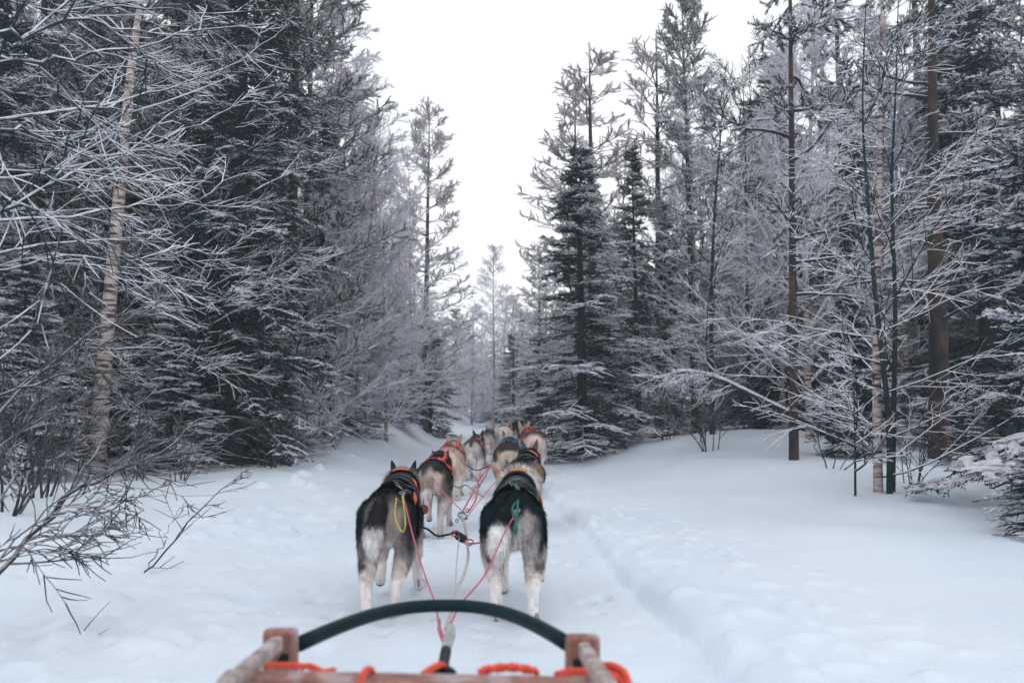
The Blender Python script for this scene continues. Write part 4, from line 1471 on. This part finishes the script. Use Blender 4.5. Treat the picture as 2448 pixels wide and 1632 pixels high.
black_pad_b = [([(a_ - .06, c_) for a_, c_ in e[0]],) + e[1:] for e in black_pad]
R1H = black_pad_b + [
    ([(.245, -12), (.25, 22)], .050, 'orange_web', {'off': .020, 'n': 8}),
    ([(.13, 70), (.03, 88)], .022, 'orange_web', {'off': .018, 'n': 8}),
    ([(.0, 92), (-.05, 98)], .020, 'orange_web', {'off': .016, 'n': 8}),
    ([(-.02, 70), (-.08, 72)], .014, 'orange_web', {'off': .018, 'n': 8}),
    ([(.02, -22), (-.12, -12), (-.27, 4)], .008, 'grey_pipe', {'off': .016}),
    ([(.0, 95), (-.14, 60), (-.28, 14)], .008, 'grey_pipe', {'off': .016}),
    ([(.03, -95), (-.01, -40), (.01, -5), (.05, 20)], .006, 'grey_pipe', {'off': .018}),
    ([(.05, 60), (.01, 80), (.03, 100)], .05, 'grey_pipe', {'off': .013, 'n': 8}),
    ([(-.26, 0), (-.31, 8), (-.34, 12)], .022, 'green_web', {'off': .020, 'n': 10}),
]

DOGS = [
    dict(px=923, wide=.88, d=3.55, label='large black and grey husky with a white tail tip, nearest on the left', yaw=.06, bend=.02,
         coat=dict(back=BLK, flank=DGR, rump=(.50, .41, .38), stripe=(.03, .035, .038), leg=(.50, .43, .40), low=(.90, .80, .76), ruff=(.62, .58, .57),
                   head=(.26, .25, .26), tail=(.04, .04, .045), tip=WHT, ear=(.02, .03, .035), patch=(.03, .035, .04), zf=.40, rz=.55, rw=.10, zl=.34, tt=.50),
         legs=[(.01, -.03, 0), (-.045, .03, .015), (.03, .02, .06), (.055, .10, 0)],
         tail=[(-.01, -.37, .56), (-.025, -.43, .52), (-.04, -.46, .45), (-.048, -.465, .39), (-.045, -.455, .335)], tth=.86,
         head=(-.01, -.02, -.03), vox=.009, hairs=90000, harness=D1H, hl=.024, hw=.0032, fat=.93),
    dict(px=1227, wide=.93, d=3.5, label='large black husky with broad white ruff and white tail tip, nearest on the right', yaw=.0, bend=.03,
         coat=dict(back=BLK, flank=BLK, rump=(.62, .54, .51), rx=.065, leg=(.58, .51, .48), low=(.92, .85, .81), ruff=WHT, head=(.2, .2, .21), ry=.25,
                   tail=(.02, .028, .03), tip=WHT, ear=(.16, .16, .18), patch=(.05, .05, .055), zf=.40, rw=.055, rz=.50, zl=.37, tt=.45),
         legs=[(.0, .02, 0), (.02, -.05, 0), (.0, .10, 0), (.05, -.04, .12)],
         tail=[(-.01, -.37, .55), (-.035, -.43, .51), (-.06, -.46, .44), (-.07, -.465, .38), (-.065, -.455, .325)], tth=.95,
         head=(.02, -.02, -.02), ear_w=.062, ruff=1.15, vox=.009, hairs=90000, harness=R1H, hl=.024, hw=.0032, fat=1.0, ears_back=True),
    dict(px=1032, wide=.88, d=5.75, label='black and tan husky in a red strap harness, second on the left', yaw=.02, bend=.03,
         coat=dict(back=(.03, .035, .036), flank=(.10, .085, .08), rump=(.70, .54, .47), leg=(.74, .60, .54), low=(.58, .50, .48), ruff=(.10, .10, .10),
                   head=(.08, .08, .085), tail=(.35, .27, .23), tip=CRM, ear=(.03, .035, .04), zf=.42, rz=.50, rw=.11, zl=.30),
         legs=[(.0, .06, 0), (.01, -.02, 0), (.0, -.05, .10), (.03, .12, 0)], tail=[(0, -.38, .50), (-.02, -.43, .42), (-.03, -.44, .34), (-.03, -.43, .28)],
         head=(-.02, 0, -.08), vox=.012, hairs=34000, harness=web('red_web', w=.034), hl=.018, hw=.004),
    dict(px=1248, wide=.92, d=6.0, label='black husky with rusty brown tail held out right, second on the right', yaw=-.10, bend=.05,
         coat=dict(back=BLK, flank=(.05, .045, .045), rump=(.05, .045, .045), leg=(.40, .32, .28), low=CRM, ruff=(.02, .03, .035), head=(.05, .05, .055),
                   tail=(.30, .15, .08), tip=(.48, .24, .12), ear=(.10, .09, .10), zf=.44, zl=.34, tt=.5),
         legs=[(0, 0, 0), (0, .05, 0), (0, .1, 0), (0, -.1, .05)],
         tail=[(.04, -.36, .55), (.11, -.38, .58), (.17, -.38, .56), (.21, -.37, .51), (.22, -.36, .44)], tth=.6,
         head=(-.02, 0, .03), vox=.012, hairs=34000, harness=[
            ([(.27, -178), (.28, -90), (.30, 0), (.28, 90), (.27, 178)], .05, 'black_web'),
            ([(.09, -70), (.10, 0), (.09, 80)], .12, 'black_web'),
            ([(.10, -60), (.06, -20), (.10, 20)], .007, 'grey_pipe', {'off': .02}),
            ([(.02, -50), (-.03, 0), (.05, 40)], .007, 'grey_pipe', {'off': .02}),
            ([(.24, 10), (.22, 44)], .035, 'orange_web', {'off': .02, 'n': 8}),
            ([(.24, -60), (.20, -46)], .02, 'orange_web', {'off': .02, 'n': 8})], hl=.018, hw=.004, fat=1.05, dz=-.02),
    dict(px=1072, wide=1.12, d=8.2, label='fawn husky with a cream saddle and a red harness, third on the left', yaw=0.03, bend=.02,
         coat=dict(back=(.36, .27, .23), flank=(.60, .44, .36), rump=(.84, .64, .50), leg=(.76, .66, .61), low=(.62, .55, .52), ruff=WHT, head=(.5, .43, .40),
                   tail=(.58, .46, .36), tip=CRM, ear=(.36, .28, .26), saddle=(.6, .5, .42), sy=.15, zf=.43, rz=.53, rw=.10),
         legs=[(0, .03, .13), (.01, .0, 0), (0, .1, .1), (.02, -.05, 0)], tail=[(0, -.38, .50), (-.01, -.43, .42), (-.02, -.44, .34), (-.02, -.43, .28)],
         vox=.014, hairs=16000, harness=web('red_web', 'black_web', .036), hl=.016, hw=.005),
    dict(px=1211, d=8.5, label='brown-backed husky with cream legs and a blue strap, third on the right', yaw=.05, bend=.05,
         coat=dict(back=(.05, .04, .035), flank=(.10, .07, .055), rump=(.68, .54, .46), leg=(.70, .58, .52), low=(.46, .27, .18), ruff=WHT, head=(.6, .54, .5),
                   tail=(.5, .4, .33), tip=CRM, ear=(.2, .15, .14), zf=.44, rz=.49, rw=.11, zl=.42),
         legs=[(0, 0, 0), (0, .08, 0), (0, .1, 0), (0, -.1, .05)], tail=[(0, -.38, .50), (.01, -.42, .42), (.02, -.43, .34), (.02, -.42, .28)],
         vox=.014, hairs=16000, harness=web('blue_web', 'blue_web', .026), hl=.016, hw=.005, size=1.06),
    dict(px=1131, d=10.6, label='dark grey husky with pale hindquarters and red straps, fourth on the left', yaw=-.02, bend=.03,
         coat=dict(back=(.07, .075, .08), flank=(.20, .18, .18), rump=(.62, .54, .50), stripe=(.04, .045, .05), leg=(.72, .63, .60), low=CRM, ruff=(.10, .10, .10),
                   head=(.10, .10, .105), tail=(.55, .49, .46), tip=CRM, ear=(.03, .035, .04), zf=.42, rz=.52, rw=.12),
         legs=[(0, .05, 0), (0, -.05, 0), (0, .1, 0), (0, -.1, .05)], tail=[(0, -.38, .49), (-.02, -.43, .42), (-.02, -.44, .34), (0, -.43, .28)],
         vox=.016, hairs=10000, harness=web('red_web', 'black_web', .026), hl=.016, hw=.006),
    dict(px=1279, d=10.8, label='tan husky with pinkish hindquarters and red harness, fourth on the right', yaw=-.05, bend=-.08,
         coat=dict(back=(.16, .12, .10), flank=(.60, .46, .41), rump=(.78, .60, .55), leg=(.74, .60, .56), low=CRM, ruff=(.5, .42, .4), head=(.5, .42, .4),
                   tail=(.58, .45, .4), tip=CRM, ear=(.45, .34, .32), zf=.50, rz=.55, rw=.13),
         legs=[(0, 0, 0), (0, .06, 0), (0, .1, 0), (0, -.1, .05)], tail=[(0, -.38, .49), (.01, -.42, .42), (.01, -.43, .34), (0, -.42, .28)],
         vox=.016, hairs=10000, harness=web('red_web', 'red_web', .026), hl=.016, hw=.006, head=(-.08, 0, .03), size=1.1, dz=.02),
    dict(px=1167, d=12.9, label='light grey husky with dark flank straps, fifth on the left', yaw=-.03, bend=.0,
         coat=dict(back=(.15, .14, .14), flank=(.36, .32, .30), rump=(.56, .48, .45), leg=(.58, .5, .47), low=CRM, ruff=(.55, .48, .46), head=(.5, .43, .41),
                   tail=(.56, .48, .45), tip=CRM, ear=(.4, .33, .31), zf=.50, rz=.52, rw=.11),
         tail=[(0, -.38, .49), (.01, -.42, .42), (.01, -.43, .34), (0, -.42, .28)], vox=.018, hairs=7000,
         harness=web('black_web', 'black_web', .026), hl=.016, hw=.007, dz=.03),
    dict(px=1205, d=13.2, label='cream-white husky, fifth on the right in front of the dark one', yaw=.0, bend=.03,
         coat=dict(back=(.84, .74, .67), flank=(.84, .74, .68), rump=(.84, .74, .68), leg=(.8, .72, .68), low=CRM, ruff=WHT, head=WHT,
                   tail=(.66, .57, .53), tip=WHT, ear=(.5, .4, .38)),
         tail=[(0, -.38, .49), (.01, -.42, .42), (.01, -.43, .34), (0, -.42, .28)], vox=.018, hairs=7000,
         harness=web('grey_pipe', 'grey_pipe', .016), hl=.016, hw=.007, size=1.1, dz=.06),
    dict(px=1232, d=15.4, label='black husky with pale-rimmed ears leading the team on the right', yaw=-.05, bend=.04,
         coat=dict(back=BLK, flank=BLK, rump=DGR, leg=(.3, .27, .26), low=CRM, ruff=BLK, head=(.5, .47, .46), tail=DGR, tip=CRM, ear=(.4, .35, .34)),
         tail=[(0, -.38, .49), (.01, -.42, .42), (.01, -.43, .34), (0, -.42, .28)], vox=.02, hairs=6000,
         harness=web('black_web', 'black_web', .026), hl=.016, hw=.008, size=1.1, dz=.03),
]
for k, dd in enumerate(DOGS):
    make_dog(seed=200 + k, **dd)

# ------------------------------------------------------------------ lines of the team
def rope(name, label, cat, pts, r, mat, sag=0., ends=None, group=None):
    P = [np.array(p) for p in pts]
    if len(P) == 2 and sag:
        P = [P[0], (P[0] + P[1]) / 2 - [0, 0, sag], P[1]]
    o = thing(name, label, cat, P[0], group=group)
    Q = [p - P[0] for p in P]
    tube_obj('cord', Q, r, M[mat], o)
    for e in (ends or []):
        # a snap hook: ring and barrel
        c0 = Q[e]
        oth = Q[e - 1] if e else Q[1]
        dr = norm(oth - c0)
        a_ = np.linspace(0, 2 * math.pi, 13)
        s_ = norm(np.cross(dr, [0, .3, 1]))
        u_ = np.cross(s_, dr)
        ring = np.array([c0 + .013 * (math.cos(t_) * dr + math.sin(t_) * s_) for t_ in a_])
        g_ = Geo().tubes(ring[None], np.full((1, 13), .0032), 6)
        g_.tubes(np.array([[c0 + dr * .012, c0 + dr * .05]]), np.array([[.007, .006]]), 8, cap=True)
        g_.build('snap_hook', M['metal'], o, True)
    return o


rope('tug_line', 'pink tug line from the sled to the nearest left husky', 'rope',
     [W(962, 1178, 3.33), W(990, 1290, 2.95), W(1015, 1372, 2.55), W(1040, 1442, 2.2), W(1050, 1500, 2.02)], .0031, 'pink', ends=[0])
rope('tug_line', 'pink tug line from the sled to the nearest right husky', 'rope',
     [W(1236, 1220, 3.18), W(1204, 1278, 3.0), W(1160, 1372, 2.65), W(1104, 1440, 2.25), W(1072, 1502, 2.02)], .0031, 'pink', ends=[0])
rope('gangline', 'thick whitish center line rising from the sled between the front pair of dogs', 'rope',
     [W(1066, 1505, 2.02), W(1082, 1450, 2.3), W(1088, 1412, 2.6), W(1108, 1376, 2.9), W(1119, 1330, 3.3), W(1116, 1290, 3.7), W(1110, 1250, 4.1), W(1104, 1226, 4.4)], .0065, 'white_rope', ends=[7])
rope('gangline', 'thin white cord beside the thick center line', 'rope',
     [W(1088, 1418, 2.6), W(1092, 1340, 3.1), W(1098, 1284, 3.65)], .0028, 'white_rope')
rope('gangline', 'pink center line between the second and third pair of dogs', 'rope',
     [W(1104, 1226, 4.4), W(1135, 1169, 5.5), W(1150, 1140, 6.4), W(1172, 1112, 7.6)], .006, 'pink', ends=[0])
rope('gangline', 'loose pinkish center rope with a knot beside the second pair', 'rope',
     [W(1120, 1222, 4.5), W(1137, 1195, 4.9), W(1143, 1165, 5.5), W(1160, 1138, 6.5), W(1176, 1105, 7.9)], .006, 'pink')
rope('gangline', 'far center line running on to the lead dogs', 'rope',
     [W(1172, 1112, 7.6), W(1178, 1085, 9.2), W(1186, 1066, 11.5), W(1190, 1050, 14.5)], .006, 'white_rope', ends=[0])
rope('tug_line', 'dark red tug line of the second left husky', 'rope', [W(1033, 1142, 5.45), W(1066, 1182, 5.0), W(1106, 1222, 4.45)], .0031, 'pink', ends=[0])
rope('tug_line', 'pink tug line of the second right husky passing the nearest right one', 'rope', [W(1210, 1120, 5.7), W(1160, 1180, 5.0), W(1112, 1240, 4.35)], .0031, 'pink', ends=[2])
rope('tug_line', 'thin tug line of the third left husky', 'rope', [W(1084, 1078, 8.0), W(1110, 1110, 7.2), W(1145, 1149, 6.3)], .0045, 'pink', ends=[0])
rope('tug_line', 'thin tug line of the fourth left husky', 'rope', [W(1150, 1058, 10.3), W(1164, 1078, 9.6), W(1176, 1085, 9.1)], .005, 'pink', ends=[0])
rope('neck_line', 'black neck line looping from the nearest left husky to the center line', 'rope',
     [W(1006, 1259, 3.85), W(1022, 1264, 3.8), W(1045, 1280, 3.75), W(1070, 1277, 3.72), W(1092, 1272, 3.7)], .0055, 'black_rope')
rope('neck_line', 'pink neck line from the center buckle to the nearest right husky', 'rope',
     [W(1118, 1298, 3.68), W(1138, 1298, 3.7), W(1162, 1292, 3.75)], .0040, 'pink')
rope('neck_line', 'thin neck line with brass clip linking the second pair', 'rope',
     [W(1075, 1156, 6.0), W(1098, 1165, 5.9), W(1114, 1159, 5.8), W(1134, 1174, 5.6), W(1158, 1188, 5.5)], .0042, 'metal', ends=[0])
rope('neck_line', 'black neck line sagging between the third pair', 'rope',
     [W(1112, 1108, 7.9), W(1130, 1121, 7.8), W(1148, 1122, 7.7), W(1166, 1114, 7.6), W(1176, 1116, 7.6)], .0055, 'black_rope', ends=[0])
rope('neck_line', 'thin neck line joining the fourth pair', 'rope', [W(1158, 1078, 10), W(1168, 1086, 9.8), W(1180, 1082, 9.7), W(1188, 1074, 9.6)], .005, 'metal')
# the black buckle plate in the centre line and its pink knot
bk = thing('buckle', 'black plastic buckle plate in the center line between the front dogs', 'buckle', W(1102, 1284, 3.68))
ax = np.array([[.80, .15, -.52], [.1, .97, .2], [.55, -.2, .80]])
ax = np.array([norm(a_) for a_ in ax])
Geo().box((0, 0, 0), (.062, .022, .026), ax).box((.0, .0, .0), (.040, .026, .034), ax).build('plate', M['black_web'], bk)
for k, (ox, oz) in enumerate(((.040, -.022), (-.028, .02))):
    a_ = np.linspace(0, 2 * math.pi, 17)
    ring = np.stack([ox + .022 * np.cos(a_), -.01 + .006 * np.sin(a_ * 2), oz + .014 * np.sin(a_)], 1)
    Geo().tubes(ring[None], np.full((1, 17), .0035), 6).build('loop', M['pink'], bk, True)
for lab, p, s_ in (('knotted white rope end with steel rings where the second pair clips on', W(1105, 1232, 4.38), 1.0),
                   ('knot with dark clips in the line ahead of the second pair', W(1136, 1170, 5.45), 1.0),
                   ('knot with dark clips in the line ahead of the third pair', W(1172, 1108, 7.6), 1.2)):
    kn = thing('knot', lab, 'knot', p)
    a_ = np.linspace(0, 4 * math.pi, 40)
    Q = np.stack([.018 * np.cos(a_) + .006 * np.cos(3 * a_), .012 * np.sin(2 * a_), .03 * np.sin(a_ * .97)], 1) * s_
    Geo().tubes(Q[None], np.full((1, 40), .0055 * s_), 6).build('cord', M['white_rope'], kn, True)
    for q_ in (-.03, .03):
        a2 = np.linspace(0, 2 * math.pi, 13)
        Geo().tubes((np.stack([q_ + .008 * np.cos(a2), 0 * a2, q_ + .011 * np.sin(a2)], 1) * s_)[None], np.full((1, 13), .0025 * s_), 6).build('ring', M['black_rope'], kn, True)
rope('cord', 'yellow cord loop hanging from the tail end of the nearest left harness', 'cord',
     [W(948, 1190, 3.27), W(944, 1225, 3.22), W(950, 1252, 3.2), W(962, 1270, 3.2), W(969, 1255, 3.2), W(966, 1215, 3.22), W(962, 1185, 3.27)], .0038, 'yellow')
rope('cord', 'dark green knotted cord hanging from the tail end of the nearest right harness', 'cord',
     [W(1240, 1196, 3.12), W(1227, 1208, 3.1), W(1226, 1224, 3.08), W(1233, 1250, 3.06), W(1234, 1276, 3.05), W(1229, 1268, 3.05), W(1236, 1236, 3.06), W(1238, 1200, 3.1)], .005, 'green_web')
dsc = thing('tag_disc', 'round maroon disc hanging at the side of the second left husky', 'disc', W(1012, 1217, 5.35))
Geo().tubes(np.array([[[0, 0, 0], [.003, -.008, 0]]]), np.array([[.036, .036]]), 20, cap=True).build('disc', M['maroon'], dsc)
tube_obj('cord', [(0, 0, .034), (0, .0, .07)], .003, M['black_rope'], dsc)

# ------------------------------------------------------------------ the sled
def wood_mat(name, a, b_, c_):
    m, n, l, b = new_mat(name)
    b.inputs['Roughness'].default_value = .7
    t = n.new('ShaderNodeTexCoord')
    mp = n.new('ShaderNodeMapping')
    mp.inputs['Scale'].default_value = (6, 30, 30)
    z = n.new('ShaderNodeTexNoise')
    z.inputs['Scale'].default_value = 3
    z.inputs['Detail'].default_value = 6
    l.new(t.outputs['Object'], mp.inputs['Vector'])
    l.new(mp.outputs['Vector'], z.inputs['Vector'])
    r = n.new('ShaderNodeValToRGB')
    r.color_ramp.elements[0].position = .36
    r.color_ramp.elements[0].color = c4(a)
    r.color_ramp.elements[1].position = .66
    r.color_ramp.elements[1].color = c4(b_)
    l.new(z.outputs['Fac'], r.inputs['Fac'])
    z2 = n.new('ShaderNodeTexNoise')
    z2.inputs['Scale'].default_value = 22
    z2.inputs['Detail'].default_value = 5
    l.new(t.outputs['Object'], z2.inputs['Vector'])
    mr = n.new('ShaderNodeMapRange')
    mr.inputs['From Min'].default_value = .48
    mr.inputs['From Max'].default_value = .60
    l.new(z2.outputs['Fac'], mr.inputs['Value'])
    mx = n.new('ShaderNodeMix')
    mx.data_type = 'RGBA'
    l.new(mr.outputs['Result'], mx.inputs['Factor'])
    l.new(r.outputs['Color'], mx.inputs['A'])
    mx.inputs['B'].default_value = c4(c_)
    l.new(mx.outputs['Result'], b.inputs['Base Color'])
    bp = n.new('ShaderNodeBump')
    bp.inputs['Strength'].default_value = .4
    bp.inputs['Distance'].default_value = .003
    l.new(z.outputs['Fac'], bp.inputs['Height'])
    l.new(bp.outputs['Normal'], b.inputs['Normal'])
    return m


M['wood'] = wood_mat('worn_red_wood', (.20, .085, .065), (.36, .17, .13), (.40, .30, .30))
M['wood_g'] = wood_mat('grey_worn_wood', (.24, .17, .15), (.40, .31, .29), (.48, .42, .43))
M['bow'] = flat('black_plastic', (.005, .022, .030), (.004, .016, .022), rough=.6, scale=5, spec=.15)
M['orange_rope'] = flat('orange_rope', (.88, .10, .05), (.7, .07, .04), rough=.6, scale=200)

sx0, sy0 = -.152, 1.38
sd = thing('dog_sled', 'wooden dog sled front with a black plastic bow and orange lashing, in the foreground', 'sled', (sx0, sy0, gz(sx0, sy0)))
base = np.array(sd.location)


def board(name, p0, p1, w, t, mat, up=(0, 0, 1), bev=.006):
    """a plank from p0 to p1, w wide, t thick, with rounded corners"""
    p0, p1 = np.asarray(p0, float) - base, np.asarray(p1, float) - base
    d_ = norm(p1 - p0)
    s_ = norm(np.cross(d_, np.asarray(up, float)))
    u_ = np.cross(s_, d_)
    o = Geo().box((0, 0, 0), (np.linalg.norm(p1 - p0), w, t)).build(name, M[mat], sd)
    from mathutils import Matrix
    mt = Matrix((tuple(d_), tuple(s_), tuple(u_))).transposed().to_4x4()
    mt.translation = Vector((p0 + p1) / 2)
    o.matrix_local = mt
    bv = o.modifiers.new('bevel', 'BEVEL')
    bv.width = bev
    bv.segments = 3
    return o


for s_, px_, py_ in ((-1, 671, 1500), (1, 1393, 1514)):
    top_ = W(px_, py_, 1.40)
    gz0 = gz(top_[0], 1.4)
    board('post', [top_[0] - .01 * s_, 1.47, gz0 + .03], top_, .066, .026, 'wood', up=(0, -1, .1), bev=.011)
    a_ = top_ + [0, -.022, -.022]
    if s_ < 0:
        rear = W(545, 1640, 1.03)
    else:
        rear = W(1450, 1640, 1.03)
    dir_ = rear - a_
    board('handrail', a_, a_ + dir_ * 3.0, .023, .026, 'wood_g')
    tube_obj('bolt', [top_ - base + [.012 * -s_, -.03, -.052], top_ - base + [.012 * -s_, .0, -.05]], .009, M['bow'], sd)
    # runner: long ski turned up in front
    xr = top_[0]
    tp_ = [(xr, -.9, gz0 + .015), (xr, .5, gz0 + .015), (xr, 1.45, gz0 + .02), (xr, 1.62, gz0 + .05), (xr, 1.72, gz0 + .12)]
    P = smooth_path(np.array(tp_) - base, 24)
    gg = Geo()
    vv = np.stack([P + [-.025, 0, 0], P + [.025, 0, 0], P + [.025, 0, .014], P + [-.025, 0, .014]], 1).reshape(-1, 3)
    gg.add(vv, quads=[(i_ * 4 + j_, i_ * 4 + (j_ + 1) % 4, i_ * 4 + 4 + (j_ + 1) % 4, i_ * 4 + 4 + j_) for i_ in range(23) for j_ in range(4)] + [(3, 2, 1, 0), (92, 93, 94, 95)])
    gg.build('runner', M['bow'], sd)
    board('stanchion', [xr, .55, gz0 + .03], [xr - .02 * s_, .62, .60], .03, .03, 'wood_g', up=(0, 1, 0))
# top front crossbar and deck slats
cl = W(575, 1606, 1.15)
cr = W(1440, 1624, 1.15)
board('crossbar', cl - [.03, 0, .018], cr + [-.02, 0, -.018], .045, .034, 'wood')
for k in range(7):
    xs = -.40 + k * .085
    board('deck_slat', [xs + .02, 1.40, gz(0, 1.4) + .20], [xs + .06, -.7, gz(0, 0) + .20], .055, .016, 'wood_g')
for yy in (1.36, .6, -.3):
    board('crosspiece', [-.45 + (1.4 - yy) * .03, yy, gz(0, yy) + .178], [.15 + (1.4 - yy) * .03, yy, gz(0, yy) + .178], .045, .026, 'wood')
# the bow
A0, A1 = W(716, 1538, 1.42), W(1354, 1536, 1.42)
th = np.linspace(math.pi, 0, 41)
P = []
for t_ in th:
    f_ = t_ / math.pi
    f_ = 1 - f_
    p = A0 * (1 - f_) + A1 * f_
    s2 = 1 - abs(2 * f_ - 1) ** 2.5
    p = p + np.array([-.012 * s2, .37 * s2, -.022 * s2])
    P.append(p - base)
P = np.array(P)
Geo().tubes(P[None], np.full((1, 41), .0148), 14, cap=True).build('bow', M['bow'], sd, True)
# orange lashing
def lash(name, pts, r=.0045, mat='orange_rope', n=None):
    tube_obj(name, [p - base for p in pts], r, M[mat], sd, n=n)


lash('lashing', [W(540, 1632, 1.20), W(560, 1604, 1.22), W(590, 1594, 1.23), W(640, 1589, 1.24), W(700, 1589, 1.24), W(735, 1592, 1.22), W(770, 1604, 1.20), W(800, 1600, 1.19)])
lash('lashing', [W(720, 1596, 1.22), W(742, 1590, 1.21), W(770, 1604, 1.20)])
lash('lashing', [W(845, 1650, 1.10), W(862, 1625, 1.10), W(872, 1602, 1.11), W(884, 1597, 1.14), W(892, 1606, 1.18)])
lash('lashing', [W(1010, 1612, 1.22), W(1030, 1598, 1.24), W(1052, 1588, 1.28), W(1062, 1592, 1.30)], .006)
# zigzag coil on the right
zz = []
for k in range(26):
    f_ = k / 25
    zz.append(W(1148 + 135 * f_, 1604 + (5 * math.sin(k * 2.6)) - 10 * math.sin(math.pi * f_), 1.19 + .012 * math.cos(k * 2.6)) - base)
tube_obj('lashing', zz, .0052, M['orange_rope'], sd, n=130)
lash('lashing', [W(1330, 1612, 1.20), W(1360, 1604, 1.22), W(1400, 1604, 1.22), W(1440, 1608, 1.2), W(1470, 1622, 1.18)], .006)
lash('lashing', [W(1438, 1590, 1.3), W(1465, 1590, 1.28), W(1492, 1606, 1.25), W(1506, 1640, 1.22)], .006)
lash('lashing', [W(1440, 1606, 1.28), W(1470, 1612, 1.26), W(1490, 1630, 1.24), W(1496, 1650, 1.22)], .006)
lash('lashing', [W(1440, 1598, 1.31), W(1462, 1602, 1.30), W(1480, 1616, 1.29), W(1488, 1640, 1.27)], .007, 'bow')
# the shock cord where the team is hitched
hk_ = thing('hitch_cord', 'black shock cord with iced white sleeve hitching the team lines to the sled', 'rope', W(1062, 1612, 1.30))
hb = np.array(hk_.location)
tube_obj('cord', [W(1058, 1618, 1.30) - hb, W(1060, 1590, 1.42) - hb, W(1066, 1555, 1.6) - hb], [.016, .010, .011, .012], M['bow'], hk_)
tube_obj('foot', [W(1035, 1612, 1.27) - hb, W(1058, 1600, 1.32) - hb, W(1078, 1612, 1.27) - hb], .011, M['bow'], hk_)
tube_obj('sleeve', [W(1062, 1568, 1.55) - hb, W(1072, 1530, 1.78) - hb, W(1078, 1500, 2.0) - hb], [.009, .013, .016, .012], M['white_rope'], hk_)
tube_obj('loop', [W(1050, 1500, 2.0) - hb, W(1056, 1520, 1.9) - hb, W(1062, 1535, 1.8) - hb], .006, M['pink'], hk_)
tube_obj('loop', [W(1074, 1500, 2.0) - hb, W(1066, 1518, 1.9) - hb, W(1062, 1540, 1.8) - hb], .006, M['pink'], hk_)
tube_obj('thread', [W(1050, 1480, 2.1) - hb, W(1052, 1500, 2.0) - hb], .004, M['metal'], hk_)

# ------------------------------------------------------------------ haze
hm_ = bpy.data.materials.new('haze')
hm_.use_nodes = True
hn_, hl_ = hm_.node_tree.nodes, hm_.node_tree.links
hn_.clear()
ho_ = hn_.new('ShaderNodeOutputMaterial')
hv_ = hn_.new('ShaderNodeVolumePrincipled')
hv_.inputs['Color'].default_value = (.955, .985, 1, 1)
hv_.inputs['Density'].default_value = HAZE
hv_.inputs['Anisotropy'].default_value = .2
hl_.new(hv_.outputs[0], ho_.inputs['Volume'])
hz_ = Geo().box((0, 205, 9.5), (620, 450, 26)).build('haze', hm_)
hz_.location = (0, 0, 0)
tag(hz_, kind='stuff')
